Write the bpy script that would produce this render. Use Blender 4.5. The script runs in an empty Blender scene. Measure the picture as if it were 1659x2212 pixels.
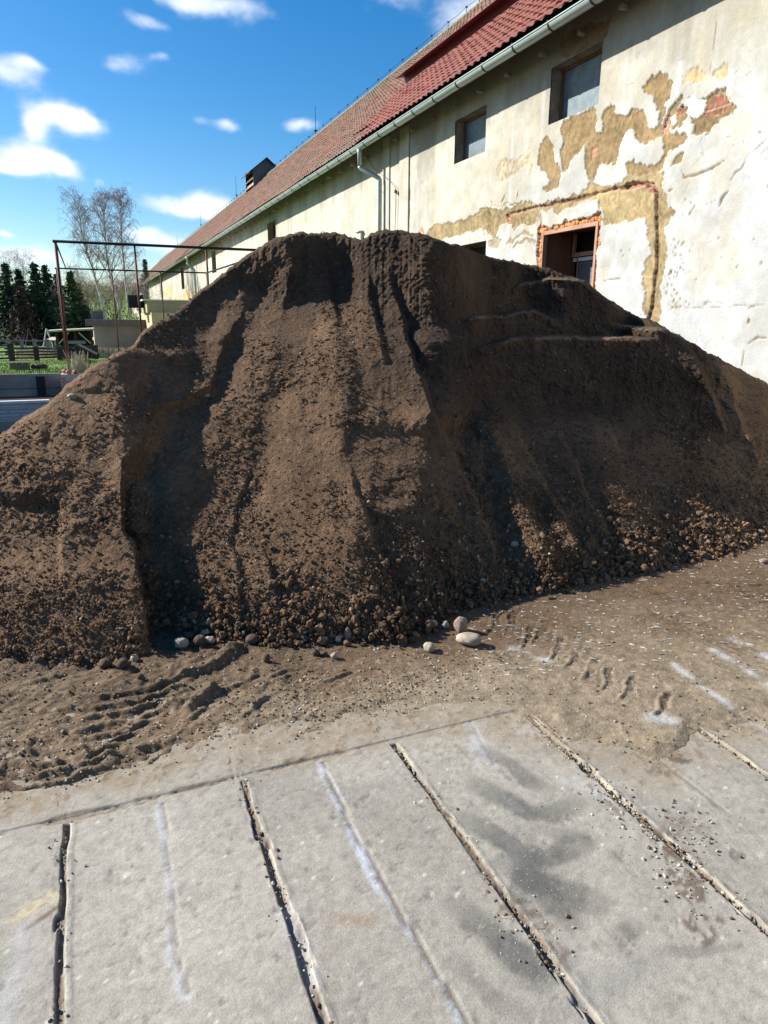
import bpy, math, random
import numpy as np
from mathutils import Vector, Matrix
rad = math.radians
rng = np.random.default_rng(7); random.seed(7)

# ------------------------------------------------------------------ camera
H = 1.7
FPX, PITCH, YAW, ROLL = 1500.0, rad(15.3), rad(22.55), rad(-0.35)   # focal length in px of a 1659 x 2212 frame
def cam_axes():
    def tocam(X, Y, Z):
        r = X*math.cos(YAW) - Y*math.sin(YAW); fw = X*math.sin(YAW) + Y*math.cos(YAW)
        a = fw*math.cos(PITCH) - Z*math.sin(PITCH); u = fw*math.sin(PITCH) + Z*math.cos(PITCH)
        return (r*math.cos(ROLL) - u*math.sin(ROLL), a, r*math.sin(ROLL) + u*math.cos(ROLL))
    return np.array([tocam(1, 0, 0), tocam(0, 1, 0), tocam(0, 0, 1)]).T   # rows: right, forward, up
M = cam_axes()
cd = bpy.data.cameras.new('camera'); cam = bpy.data.objects.new('camera', cd)
bpy.context.scene.collection.objects.link(cam)
cam.matrix_world = Matrix([[M[0][i], M[2][i], -M[1][i], (0, 0, H)[i]] for i in range(3)] + [[0, 0, 0, 1]])
cd.sensor_fit = 'HORIZONTAL'; cd.sensor_width = 36; cd.lens = 36*FPX/1659
cd.clip_start = 0.05; cd.clip_end = 3000
bpy.context.scene.camera = cam
C = bpy.context.scene.collection

# ------------------------------------------------------------------ light
SUN_EL = rad(33); SUN_AZ = math.atan2(-1.0, 0.80)          # azimuth from +Y towards +X
sun_to = Vector((math.sin(SUN_AZ)*math.cos(SUN_EL), math.cos(SUN_AZ)*math.cos(SUN_EL), math.sin(SUN_EL)))
sl = bpy.data.lights.new('sun', 'SUN'); sl.energy = 5.0; sl.angle = rad(0.5); sl.color = (1.0, 0.95, 0.86)
so = bpy.data.objects.new('sun', sl); C.objects.link(so)
so.rotation_euler = (-sun_to).to_track_quat('-Z', 'Y').to_euler()
vs = bpy.context.scene.view_settings
vs.view_transform = 'Standard'; vs.look = 'None'; vs.gamma = 1; vs.use_curve_mapping = False; vs.exposure = 0.95

def ray(px, py):
    v = np.array([px-829.5, FPX, -(py-1106)])
    return M.T @ v
def on_X(px, py, X): d = ray(px, py); t = X/d[0]; return np.array([X, d[1]*t, H+d[2]*t])
def on_Y(px, py, Y): d = ray(px, py); t = Y/d[1]; return np.array([d[0]*t, Y, H+d[2]*t])
def on_Z(px, py, Z): d = ray(px, py); t = (Z-H)/d[2]; return np.array([d[0]*t, d[1]*t, Z])
def az_el(px, py):
    d = ray(px, py); return math.atan2(d[0], d[1])-YAW, d[2]/math.hypot(d[0], d[1])
def project(P):
    v = (P-np.array([0, 0, H])) @ M.T
    return 829.5+v[..., 0]/v[..., 1]*FPX, 1106-v[..., 2]/v[..., 1]*FPX

w = bpy.data.worlds.new('World'); bpy.context.scene.world = w; w.use_nodes = True
nt = w.node_tree; nt.nodes.clear()
def N(t, **k):
    n = nt.nodes.new(t)
    for a, b in k.items(): setattr(n, a, b)
    return n
out = N('ShaderNodeOutputWorld'); bg = N('ShaderNodeBackground'); bg.inputs[1].default_value = 0.07
sky = N('ShaderNodeTexSky'); sky.sky_type = 'NISHITA'; sky.sun_disc = False; sky.sun_elevation = SUN_EL; sky.sun_rotation = SUN_AZ
sky.air_density = 1.0; sky.dust_density = 0.4; sky.ozone_density = 3.0
hs = N('ShaderNodeHueSaturation'); hs.inputs['Saturation'].default_value = 1.42; hs.inputs['Value'].default_value = 1.12
nt.links.new(sky.outputs[0], hs.inputs['Color'])
tc = N('ShaderNodeTexCoord')
def mth(op, a, b=None, c=None, clamp=False):
    n = N('ShaderNodeMath', operation=op, use_clamp=clamp)
    for i, x in enumerate((a, b, c)):
        if x is None: continue
        if isinstance(x, (int, float)): n.inputs[i].default_value = x
        else: nt.links.new(x, n.inputs[i])
    return n.outputs[0]
nz = N('ShaderNodeTexNoise'); nz.inputs['Scale'].default_value = 11; nz.inputs['Detail'].default_value = 9; nz.inputs['Roughness'].default_value = 0.6
mp = N('ShaderNodeMapping'); mp.inputs['Scale'].default_value = (1, 1, 1.8)
nt.links.new(tc.outputs['Generated'], mp.inputs[0]); nt.links.new(mp.outputs[0], nz.inputs['Vector'])
nw = N('ShaderNodeTexNoise'); nw.inputs['Scale'].default_value = 14; nw.inputs['Detail'].default_value = 3
nt.links.new(tc.outputs['Generated'], nw.inputs['Vector'])
vm = N('ShaderNodeVectorMath', operation='SUBTRACT'); nt.links.new(nw.outputs['Color'], vm.inputs[0]); vm.inputs[1].default_value = (.5, .5, .5)
vm2 = N('ShaderNodeVectorMath', operation='SCALE'); nt.links.new(vm.outputs[0], vm2.inputs[0]); vm2.inputs['Scale'].default_value = 0.035
vm3 = N('ShaderNodeVectorMath', operation='ADD'); nt.links.new(tc.outputs['Generated'], vm3.inputs[0]); nt.links.new(vm2.outputs[0], vm3.inputs[1])
CL = [(125, 255, 44, 22, 1.25), (78, 284, 22, 20, 1.0), (180, 256, 26, 10, .85), (80, 348, 58, 22, 1.35), (128, 362, 36, 14, .9), (10, 362, 44, 12, 1.0),
      (12, 150, 34, 20, .75), (50, 134, 24, 9, .7), (395, 450, 85, 16, 1.1), (455, 444, 48, 20, 1.0), (360, 520, 60, 22, 1.0), (300, 500, 30, 14, .5), (430, 262, 30, 13, .75),
      (492, 284, 24, 15, .9), (350, 245, 18, 12, .35), (480, 12, 90, 18, .6), (400, 0, 60, 14, .55), (320, 50, 34, 9, .55), (270, 142, 36, 16, .5), (350, 132, 16, 9, .35),
      (640, 276, 32, 10, .75), (1000, 50, 45, 38, .6), (850, 8, 55, 16, .5), (1060, 5, 50, 35, .6), (14, 498, 16, 7, 1.0), (95, 553, 60, 14, .85), (30, 556, 40, 12, .6), (225, 393, 11, 6, .5), (280, 412, 11, 6, .4)]
tot = None
for (cx, cy, rx, ry, st) in CL:
    c = ray(cx, cy); c /= np.linalg.norm(c)
    tr = ray(cx+10, cy); tr = tr/np.linalg.norm(tr)-c; tr /= np.linalg.norm(tr)
    tu = ray(cx, cy-10); tu = tu/np.linalg.norm(tu)-c; tu /= np.linalg.norm(tu)
    def dt(v, s, off):
        n = N('ShaderNodeVectorMath', operation='DOT_PRODUCT'); nt.links.new(vm3.outputs[0], n.inputs[0]); n.inputs[1].default_value = tuple(v/s)
        return mth('SUBTRACT', n.outputs['Value'], float(off/s))
    a = dt(tr, rx/1500, c@tr); b = dt(tu, ry/1500, c@tu)
    e = mth('EXPONENT', mth('MULTIPLY', mth('ADD', mth('MULTIPLY', a, a), mth('MULTIPLY', b, b)), -0.9))
    e = mth('MULTIPLY', e, float(st)); tot = e if tot is None else mth('ADD', tot, e)
dens = mth('ADD', tot, mth('MULTIPLY', mth('SUBTRACT', nz.outputs['Fac'], 0.5), 1.75))
gate = mth('MULTIPLY', mth('SUBTRACT', tot, 0.03), 6.0, clamp=True)
mr = N('ShaderNodeMapRange', interpolation_type='SMOOTHSTEP'); nt.links.new(dens, mr.inputs[0])
mr.inputs[1].default_value = 0.16; mr.inputs[2].default_value = 1.25
cm = mth('MULTIPLY', mr.outputs[0], gate)
mixc = N('ShaderNodeMixRGB'); nt.links.new(cm, mixc.inputs[0]); nt.links.new(hs.outputs[0], mixc.inputs[1])
mixc.inputs[2].default_value = (8.2, 8.7, 9.4, 1)
nt.links.new(mixc.outputs[0], bg.inputs[0]); nt.links.new(bg.outputs[0], out.inputs[0])

# ------------------------------------------------------------------ noise in numpy
def _h(ix, iy, iz, s):
    h = (ix.astype(np.int64)*374761393 + iy.astype(np.int64)*668265263 + iz.astype(np.int64)*2147483647 + s*974711) & 0xffffffff
    h = ((h ^ (h >> 13))*1274126177) & 0xffffffff
    h = ((h ^ (h >> 16))*2246822519) & 0xffffffff
    return ((h ^ (h >> 15)) & 0xffffff)/float(0xffffff)
def vn(x, y, z=0.0, s=0):
    x, y, z = np.broadcast_arrays(np.asarray(x, float), np.asarray(y, float), np.asarray(z, float))
    ix, iy, iz = np.floor(x), np.floor(y), np.floor(z); fx, fy, fz = x-ix, y-iy, z-iz
    fx = fx*fx*(3-2*fx); fy = fy*fy*(3-2*fy); fz = fz*fz*(3-2*fz)
    r = 0
    flat = not np.any(z)
    for k in ((0,) if flat else (0, 1)):
        wz = 1 if flat else (fz if k else 1-fz)
        for j in (0, 1):
            for i in (0, 1):
                r = r + _h(ix+i, iy+j, iz+k, s)*(fx if i else 1-fx)*(fy if j else 1-fy)*wz
    return r*2-1
def fbm(x, y, z=0.0, oc=4, s=0, g=0.5):
    r = 0; a = 1; t = 0
    for o in range(oc):
        f = 2.03**o
        r = r + a*vn(np.asarray(x)*f+o*17.3, np.asarray(y)*f+o*9.1, np.asarray(z)*f, s+o); t += a; a *= g
    return r/t
def ss(x, a=0.0, b=1.0):
    t = np.clip((x-a)/(b-a), 0, 1); return t*t*(3-2*t)
def lerp(a, b, t): return a+(b-a)*t
def mixcol(c, d, t): return c*(1-t[..., None])+np.asarray(d)*t[..., None]
def dist_poly(x, y, pts):
    """distance to an open polyline, and parameter 0..1 along it"""
    best = np.full(x.shape, 1e9); par = np.zeros(x.shape); n = len(pts)-1
    for i in range(n):
        ax, ay = pts[i]; bx, by = pts[i+1]; dx, dy = bx-ax, by-ay; L = dx*dx+dy*dy+1e-12
        t = np.clip(((x-ax)*dx+(y-ay)*dy)/L, 0, 1)
        d = np.hypot(x-ax-t*dx, y-ay-t*dy); m = d < best
        best = np.where(m, d, best); par = np.where(m, (i+t)/n, par)
    return best, par
def inside(x, y, pts):
    r = np.zeros(x.shape, bool); n = len(pts)
    for i in range(n):
        x0, y0 = pts[i]; x1, y1 = pts[(i+1) % n]
        if y0 == y1: continue
        c = ((y0 > y) != (y1 > y)) & (x < (x1-x0)*(y-y0)/(y1-y0)+x0); r ^= c
    return r

# ------------------------------------------------------------------ mesh helpers
def mesh_np(name, V, F, mat, parent=None, smooth=False, cols=None):
    me = bpy.data.meshes.new(name)
    V = np.asarray(V, np.float32).reshape(-1, 3); F = np.asarray(F, np.int32)
    k = F.shape[1]
    me.vertices.add(len(V)); me.vertices.foreach_set('co', V.ravel())
    me.loops.add(F.size); me.loops.foreach_set('vertex_index', F.ravel())
    me.polygons.add(len(F)); me.polygons.foreach_set('loop_start', np.arange(0, F.size, k, dtype=np.int32))
    me.polygons.foreach_set('use_smooth', np.full(len(F), smooth, bool))
    me.update(calc_edges=True)
    if cols is not None:
        a = me.color_attributes.new('Col', 'FLOAT_COLOR', 'POINT')
        c = np.ones((len(V), 4), np.float32); c[:, :3] = np.asarray(cols).reshape(-1, 3); a.data.foreach_set('color', c.ravel())
    me.materials.append(mat)
    o = bpy.data.objects.new(name, me); C.objects.link(o); o.parent = parent
    return o
def grid_faces(nr, nc, mask=None, flip=False):
    i = np.arange((nr-1)*(nc-1)); r = i//(nc-1); c = i % (nc-1); a = r*nc+c
    F = np.stack([a, a+1, a+nc+1, a+nc], 1)
    if flip: F = F[:, ::-1]
    if mask is not None: F = F[mask.ravel()]
    return F
class MB:
    def __init__(s): s.v = []; s.f = []
    def add(s, V, F):
        n = len(s.v); s.v += [tuple(p) for p in V]; s.f += [tuple(i+n for i in f) for f in F]; return s
    def box(s, a, b, bev=0.0, rz=0.0, piv=None):
        x0, y0, z0 = a; x1, y1, z1 = b
        V = [(x, y, z) for x in (x0, x1) for y in (y0, y1) for z in (z0, z1)]
        if rz:
            p = piv or ((x0+x1)/2, (y0+y1)/2); c, q = math.cos(rz), math.sin(rz)
            V = [(p[0]+(x-p[0])*c-(y-p[1])*q, p[1]+(x-p[0])*q+(y-p[1])*c, z) for x, y, z in V]
        return s.add(V, [(0, 1, 3, 2), (4, 6, 7, 5), (0, 4, 5, 1), (2, 3, 7, 6), (0, 2, 6, 4), (1, 5, 7, 3)])
    def tube(s, pts, r, n=8, cap=True, half=None, closed_fan=False):
        pts = [Vector(p) for p in pts]; rs = r if isinstance(r, (list, tuple)) else [r]*len(pts)
        rings = []; ref = None
        for i, p in enumerate(pts):
            t = (pts[min(i+1, len(pts)-1)]-pts[max(i-1, 0)]).normalized()
            if ref is None: ref = Vector((0, 0, 1)) if abs(t.z) < .9 else Vector((1, 0, 0))
            u = t.cross(ref).normalized(); v = u.cross(t).normalized(); ref = v
            rings.append([p+(u*math.cos(2*math.pi*k/n)+v*math.sin(2*math.pi*k/n))*rs[i] for k in range(n)])
        V = [q for R in rings for q in R]; F = []
        for i in range(len(pts)-1):
            for k in range(n): F.append((i*n+k, i*n+(k+1) % n, (i+1)*n+(k+1) % n, (i+1)*n+k))
        if cap: F.append(tuple(range(n))[::-1]); F.append(tuple((len(pts)-1)*n+k for k in range(n)))
        return s.add(V, F)
    def build(s, name, mat, parent=None, smooth=False, bevel=0.0):
        me = bpy.data.meshes.new(name); me.from_pydata(s.v, [], s.f); me.materials.append(mat)
        if smooth: me.polygons.foreach_set('use_smooth', [True]*len(me.polygons))
        me.update(); o = bpy.data.objects.new(name, me); C.objects.link(o); o.parent = parent
        if bevel:
            m = o.modifiers.new('bevel', 'BEVEL'); m.width = bevel; m.segments = 2; m.limit_method = 'ANGLE'
        return o
def tag(o, label=None, cat=None, group=None, kind=None):
    if label: o['label'] = label
    if cat: o['category'] = cat
    if group: o['group'] = group
    if kind: o['kind'] = kind
    return o
def empty(name, loc=(0, 0, 0)):
    o = bpy.data.objects.new(name, None); o.location = loc; o.empty_display_size = .2; C.objects.link(o)
    bpy.context.view_layer.update()
    return o
def rel(o, par):   # keep world coordinates when the empty is not at the origin
    o.parent = par; o.location = -Vector(par.location); return o
def copy_tree(o, parent=None):
    c = o.copy(); C.objects.link(c); c.parent = parent
    for ch in list(o.children): copy_tree(ch, c)
    return c

# ------------------------------------------------------------------ materials
def mat(name, col, rough=.8, metal=0, nscale=20, namt=.15, bump=.0, bscale=60, attr=False, spec=.3, stretch=None, extra=None, col2=None, bdist=.01):
    m = bpy.data.materials.new(name); m.use_nodes = True; t = m.node_tree; b = t.nodes['Principled BSDF']
    b.inputs['Roughness'].default_value = rough; b.inputs['Metallic'].default_value = metal
    b.inputs['Specular IOR Level'].default_value = spec
    co = t.nodes.new('ShaderNodeTexCoord').outputs['Object']
    if stretch:
        mpn = t.nodes.new('ShaderNodeMapping'); mpn.inputs['Scale'].default_value = stretch; t.links.new(co, mpn.inputs[0]); co = mpn.outputs[0]
    n = t.nodes.new('ShaderNodeTexNoise'); n.inputs['Scale'].default_value = nscale; n.inputs['Detail'].default_value = 8; n.inputs['Roughness'].default_value = .65
    t.links.new(co, n.inputs['Vector'])
    if attr:
        at = t.nodes.new('ShaderNodeAttribute'); at.attribute_name = 'Col'; base = at.outputs['Color']
    else:
        mx = t.nodes.new('ShaderNodeMixRGB'); mx.inputs[1].default_value = (*col, 1); mx.inputs[2].default_value = (*(col2 or col), 1)
        cr = t.nodes.new('ShaderNodeMapRange'); cr.inputs[1].default_value = .4; cr.inputs[2].default_value = .6
        n2 = t.nodes.new('ShaderNodeTexNoise'); n2.inputs['Scale'].default_value = nscale*.35; n2.inputs['Detail'].default_value = 6; t.links.new(co, n2.inputs['Vector'])
        t.links.new(n2.outputs['Fac'], cr.inputs[0]); t.links.new(cr.outputs[0], mx.inputs[0]); base = mx.outputs[0]
    mr = t.nodes.new('ShaderNodeMapRange'); mr.inputs[1].default_value = .25; mr.inputs[2].default_value = .75
    mr.inputs[3].default_value = 1-namt; mr.inputs[4].default_value = 1+namt; t.links.new(n.outputs['Fac'], mr.inputs[0])
    mu = t.nodes.new('ShaderNodeVectorMath'); mu.operation = 'SCALE'; t.links.new(base, mu.inputs[0]); t.links.new(mr.outputs[0], mu.inputs['Scale'])
    fin = mu.outputs[0]
    if extra: fin = extra(t, co, fin)
    t.links.new(fin, b.inputs['Base Color'])
    if bump:
        n3 = t.nodes.new('ShaderNodeTexNoise'); n3.inputs['Scale'].default_value = bscale; n3.inputs['Detail'].default_value = 6; n3.inputs['Roughness'].default_value = .65
        t.links.new(co, n3.inputs['Vector'])
        bp = t.nodes.new('ShaderNodeBump'); bp.inputs['Strength'].default_value = bump; bp.inputs['Distance'].default_value = bdist
        t.links.new(n3.outputs['Fac'], bp.inputs['Height']); t.links.new(bp.outputs[0], b.inputs['Normal'])
    return m
def specks(scale, thr, color):
    def f(t, co, base):
        v = t.nodes.new('ShaderNodeTexVoronoi'); v.inputs['Scale'].default_value = scale; t.links.new(co, v.inputs['Vector'])
        lt = t.nodes.new('ShaderNodeMath'); lt.operation = 'LESS_THAN'; t.links.new(v.outputs['Distance'], lt.inputs[0]); lt.inputs[1].default_value = .28
        sp = t.nodes.new('ShaderNodeSeparateColor'); t.links.new(v.outputs['Color'], sp.inputs[0])
        gt = t.nodes.new('ShaderNodeMath'); gt.operation = 'GREATER_THAN'; t.links.new(sp.outputs[0], gt.inputs[0]); gt.inputs[1].default_value = thr
        mm = t.nodes.new('ShaderNodeMath'); mm.operation = 'MULTIPLY'; t.links.new(lt.outputs[0], mm.inputs[0]); t.links.new(gt.outputs[0], mm.inputs[1])
        mx = t.nodes.new('ShaderNodeMixRGB'); t.links.new(mm.outputs[0], mx.inputs[0]); t.links.new(base, mx.inputs[1]); mx.inputs[2].default_value = (*color, 1)
        return mx.outputs[0]
    return f
m_soil = mat('soil', (0, 0, 0), rough=.95, attr=True, nscale=30, namt=.35, bump=1.0, bscale=70, bdist=.02, spec=.15, extra=specks(55, .965, (.3, .25, .2)))
m_clod = mat('clod', (0, 0, 0), rough=.95, attr=True, nscale=40, namt=.3, bump=.8, bscale=120, bdist=.006, spec=.15)
m_mud = mat('mud', (0, 0, 0), rough=.85, attr=True, nscale=25, namt=.25, bump=.7, bscale=90, bdist=.01, spec=.25, extra=specks(90, .97, (.4, .36, .3)))
m_conc = mat('concrete', (0, 0, 0), rough=.9, attr=True, nscale=135, namt=.25, bump=.6, bscale=170, bdist=.003, spec=.2, extra=specks(150, .90, (.36, .335, .28)))
m_wall = mat('plaster', (0, 0, 0), rough=.92, attr=True, nscale=30, namt=.08, bump=.5, bscale=45, bdist=.012, spec=.15)

# ------------------------------------------------------------------ terrain (lawn behind the retaining wall, hill beyond)
WY = 19.4
LZ = float(on_Y(130, 808, WY)[2])
xs = np.concatenate([np.linspace(-400, -42, 30), np.linspace(-40, 30, 141), np.linspace(32, 400, 30)])
ys = np.concatenate([np.linspace(-60, -5, 12), np.linspace(-4, 18, 12), [19.44, 19.46], np.linspace(20, 120, 180), np.linspace(123, 800, 80)])
X, Y = np.meshgrid(xs, ys)
def LG(y): return LZ-(LZ+.12)*ss(y, 22, 43)
Z = np.where(Y < 19.45, -0.12, LG(Y))
Z = Z + np.where(Y > 19.45, .05*fbm(X*.3, Y*.3, oc=3), 0) + ss(Y, 85, 190)*(9+2.5*fbm(X*.015, Y*.015, s=4)) + ss(Y, 200, 700)*18
g1 = np.array([.10, .20, .022]); g2 = np.array([.12, .16, .045]); g3 = np.array([.16, .27, .03])
n = fbm(X*.25, Y*.25, s=3)*.5+.5
col = mixcol(np.broadcast_to(g1, X.shape+(3,)), g2, ss(n, .4, .75)); col = mixcol(col, g3, ss(Y, 75, 100)*.9)
col = mixcol(col, (.06, .045, .03), ((Y < 19.45)*1.0)); col = mixcol(col, (.22, .17, .12), ss(1-np.hypot((X+17)/7, (Y-58)/3.5), 0, .3))
m_ground = mat('grass_ground', (0, 0, 0), rough=.95, attr=True, nscale=3, namt=.35, bump=.6, bscale=8, bdist=.05)
g = mesh_np('ground', np.stack([X, Y, Z], -1), grid_faces(*X.shape), m_ground, smooth=True, cols=col); tag(g, kind='structure')

# ------------------------------------------------------------------ ground in front: concrete yard with joints
def G(px, py): p = on_Z(px, py, 0.0); return (p[0], p[1])
joints = [float(np.mean([G(143, 1785)[0], G(125, 2212)[0]])), float(np.mean([G(525, 1685)[0], G(700, 2212)[0]])), float(np.mean([G(843, 1597)[0], G(1290, 2212)[0]])),
          float(np.mean([G(1180, 1580)[0], G(1655, 2015)[0]])), float(np.mean([G(1490, 1565)[0], G(1659, 1672)[0]]))]
sp = (joints[4]-joints[0])/4
joints = [joints[0]-2*sp, joints[0]-sp]+joints+[joints[4]+sp, joints[4]+2*sp, joints[4]+3*sp, joints[4]+4*sp]
YK = float(np.mean([G(150, 1770)[1], G(520, 1690)[1], G(835, 1600)[1]]))
def axis(a, b, step, fine, hw, fs):
    r = list(np.arange(a, b, step))
    r = [x for x in r if all(abs(x-f) > hw for f in fine)]
    for f in fine: r += list(np.arange(f-hw, f+hw+1e-6, fs))
    return np.array(sorted(r))
gx = axis(-3.2, 6.5, .011, [j for j in joints if -1.5 < j < 5], .035, .0035)
gy = axis(.25, 3.6, .0095, [YK], .03, .004)
X, Y = np.meshgrid(gx, gy)
Z = .0006*fbm(X*14, Y*14, oc=4, s=1)+.004*fbm(X*1.6, Y*1.6, oc=2, s=2)
n1 = fbm(X*2.2, Y*2.2, oc=4, s=11); n2 = fbm(X*9, Y*9, oc=4, s=12)
base = np.array([.300, .278, .238]); slab_ = np.floor((X-joints[0])/(sp/1)); col = np.broadcast_to(base, X.shape+(3,))*(1+.17*n1+.10*n2+.07*vn(slab_*3.7+.5, np.where(Y > YK, 5.5, .5), s=17))[..., None]
fine = vn(X*95, Y*95, s=13); f2_ = vn(X*47, Y*47, s=14); col = col*(1+.17*fine+.09*f2_)[..., None]; Z = Z+.0007*fine+.0004*f2_; pk_ = ss(vn(X*31, Y*31, s=16)+.4*fine, .80, .95); Z = Z-.0022*pk_; col = col*(1-.4*pk_)[..., None]
pit = ss(fbm(X*22, Y*22, oc=3, s=15), .42, .6); Z = Z-pit*.0012; col = col*(1-.16*pit)[..., None]
grit = ss(vn(X*75, Y*75, s=99), .86, .95); col = mixcol(col, (.6, .57, .5), grit*.7)
wav = .004*vn(Y*9, Y*0+3, s=5)
for k, j in enumerate(joints):
    if not -1.5 < j < 5: continue
    wv = .004*vn(Y*11, Y*0+k, s=5)+.0012*fbm(Y*38, Y*0+k, s=6)+.0008*f2_
    d = X-(j+wv); hwid = .0098+.003*vn(Y*6, Y*0+k*3, s=8)+.013*ss(fbm(Y*8, X*30+k*3.3, oc=3, s=9), .22, .4)
    endf = ss(YK-.005-Y, 0, .02)
    gr = ss(hwid-np.abs(d), -.0035, .0025)*endf
    fill = ss(fbm(X*9+k*5, Y*7, oc=4, s=21)*.5+.5, .38, .62)*(.95 if k in (4, 5, 3) else .7)
    Z = Z-gr*(.021-.013*fill)+ss(.018-np.abs(d-hwid-.009), 0, .014)*.0025*endf
    col = mixcol(col, (.15, .115, .085), gr*(.6+.4*fill)); Z = Z+gr*fill*.007*np.abs(fine)
    lip = ss(.0040-np.abs(d-hwid-.0045)+.005*n2+.003*f2_, 0, .004)*endf  # sunlit right edge of each joint, painted pale
    col = mixcol(col, (.42, .375, .29), lip*.7*(1-.6*fill))
d = Y-(YK+.012+.006*vn(X*8, X*0, s=31)); gr = ss(.014+.006*vn(X*5, X*0, s=32)-np.abs(d), -.006, .004)
gr = gr*(1-.8*ss(X, .3, 1.2)); gr = gr*ss(n2+.4*fine, -.35, .15); Z = Z-gr*.006; col = mixcol(col, (.20, .165, .125), gr*.8); col = mixcol(col, (.24, .20, .15), ss(.06-np.abs(d), 0, .05)*.5*ss(n2+.3, 0, .4))
Z = np.where(Y > YK+.02, Z+.004, Z)
# half-way tooled joints: only hairline cracks with lime stains
for (pl, amt) in (([(345, 1736), (352, 1800), (365, 1900), (370, 2066), (400, 2150)], .55), ([(690, 1648), (760, 1800), (825, 1920), (900, 2040), (1000, 2212)], 1.0), ([(1010, 1560), (1060, 1650), (1115, 1700)], .5)):
    P = [G(*p) for p in pl]; dd, t = dist_poly(X, Y, P); dd = dd+.006*n2
    col = mixcol(col, (.50, .54, .62), ss(.030-dd-.018*np.abs(n1)-.008*n2, 0, .02)*amt*.75*ss(fbm(X*14, Y*5, oc=5, s=41, g=.65)+.35*fine, -.65, .25))
    cr = ss(.0062+.002*n2-dist_poly(X-.010+.006*n2, Y, P)[0], 0, .003)*amt*ss(n1+.9, .1, .5); Z = Z-cr*.008; col = mixcol(col, (.13, .105, .08), cr*.85)
for k in (5, 6):
    j = joints[k]+sp/2
    cr = ss(.005-np.abs(X-j+.01*n2), 0, .004)*ss(fbm(X*4, Y*6, s=43), -.3, .2); Z = Z-cr*.005; col = mixcol(col, (.17, .14, .11), cr*.7)
def z8(x, y): return G(x*.5+829.5, y*.5+1261.8)
def z7(x, y): return G(x*.5, y*.5+1316.6)
sweeps = [([(430, 720), (560, 790), (640, 860), (700, 890)], .045, .6), ([(400, 870), (520, 930), (620, 990), (700, 1005), (830, 950)], .05, .7), ([(370, 1030), (480, 1085), (600, 1160), (720, 1190), (860, 1120)], .05, .8),
          ([(540, 1220), (650, 1280), (780, 1330), (900, 1370)], .06, .85), ([(600, 1100), (660, 1300), (800, 1450)], .05, .45), ([(300, 1390), (420, 1480), (560, 1590), (650, 1640), (730, 1640)], .05, .7), ([(740, 1380), (800, 1470)], .045, .7), ([(1030, 1520), (1090, 1490)], .035, .6),
          ([(320, 1640), (450, 1780), (560, 1850)], .03, .4), ([(560, 1700), (680, 1730), (780, 1640)], .03, .35), ([(640, 1230), (560, 1360), (640, 1390)], .04, .55), ([(900, 1100), (760, 1090), (640, 1060)], .035, .35),
          ([(1180, 1580), (1350, 1590), (1600, 1560)], .012, .35), ([(1520, 1210), (1650, 1230)], .012, .35)]
for pl, wd, am in sweeps:
    P = [z8(*p) for p in pl]; dd, t = dist_poly(X+.012*n2, Y+.012*n1, P); en = np.sin(np.pi*np.clip(t*.9+.05, 0, 1))**.5
    k = ss(wd*1.15-dd+.02*n2+.006*fine, 0, wd*.6)*am*en*(.72+.3*n2+.2*fine)
    col = mixcol(col, (.095, .093, .086), np.clip(k*1.5, 0, .9))
for pl, wd, c, am in (([(1440, 1330), (1600, 1350)], .02, (.22, .13, .08), .6), ([(1400, 1440), (1440, 1480)], .02, (.24, .16, .1), .4)):
    dd, t = dist_poly(X+.02*n2, Y, [z7(*p) for p in pl]); col = mixcol(col, c, np.exp(-(dd/(wd*1.3))**2)*am*ss(n2+.4*fine, -.5, .5))
dd, t = dist_poly(X+.01*n2, Y, [z7(90, 1330), z7(240, 1220)]); col = mixcol(col, (.50, .41, .24), np.exp(-(dd/.026)**2)*.75*ss(n2+.5*fine, -.3, .4))
dd, t = dist_poly(X+.015*n2, Y, [z7(120, 1380), z7(250, 1280)]); col = mixcol(col, (.13, .075, .045), ss(.012-dd, 0, .01)*.75)
dd, t = dist_poly(X+.02*n2, Y, [z7(90, 1330), z7(700, 1300)])
for pl in ([(200, 1700), (700, 1560), (1200, 1640)], [(0, 900), (500, 700), (1100, 760), (1659, 700)], [(300, 600), (900, 420), (1400, 500)], [(900, 1800), (1300, 1500), (1659, 1450)], [(0, 1500), (260, 1250), (700, 1150)]):
    dd, t = dist_poly(X+.03*n1, Y+.02*n2, [z8(*p) for p in pl]); col = mixcol(col, (.17, .165, .15), np.exp(-(dd/.05)**2)*.30*ss(n1+.5*n2, -.4, .3))
for q in range(26):     # faint grey smears everywhere
    cx, cy = rng.uniform(-.5, 3), rng.uniform(.7, 2.3); an = rng.uniform(0, 3.1); L = rng.uniform(.1, .4)
    dd, t = dist_poly(X+.03*n2, Y+.03*n1, [(cx, cy), (cx+L*math.cos(an), cy+L*math.sin(an))])
    col = mixcol(col, (.2, .2, .2) if q % 3 else (.46, .48, .5), np.exp(-(dd/.03)**2)*.28)
PXc, PYc = project(np.stack([X, Y, np.zeros_like(X)], -1))
ybc = np.interp(PXc, [-2000, -400, 0, 100, 160, 330, 430, 560, 700, 830, 960, 1060, 1150, 1230, 1330, 1410, 1460, 1490, 1560, 1640, 1800, 3000], [1800, 1790, 1728, 1716, 1690, 1650, 1618, 1595, 1590, 1572, 1545, 1548, 1572, 1600, 1612, 1660, 1645, 1600, 1590, 1575, 1560, 1500])
dst = ss(70-(PYc-ybc)+55*fbm(X*6, Y*6, oc=5, s=55, g=.65), -20, 70); dst = dst*(.45+.55*ss(fbm(X*30, Y*30, oc=3, s=56), -.25, .25))
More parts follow.
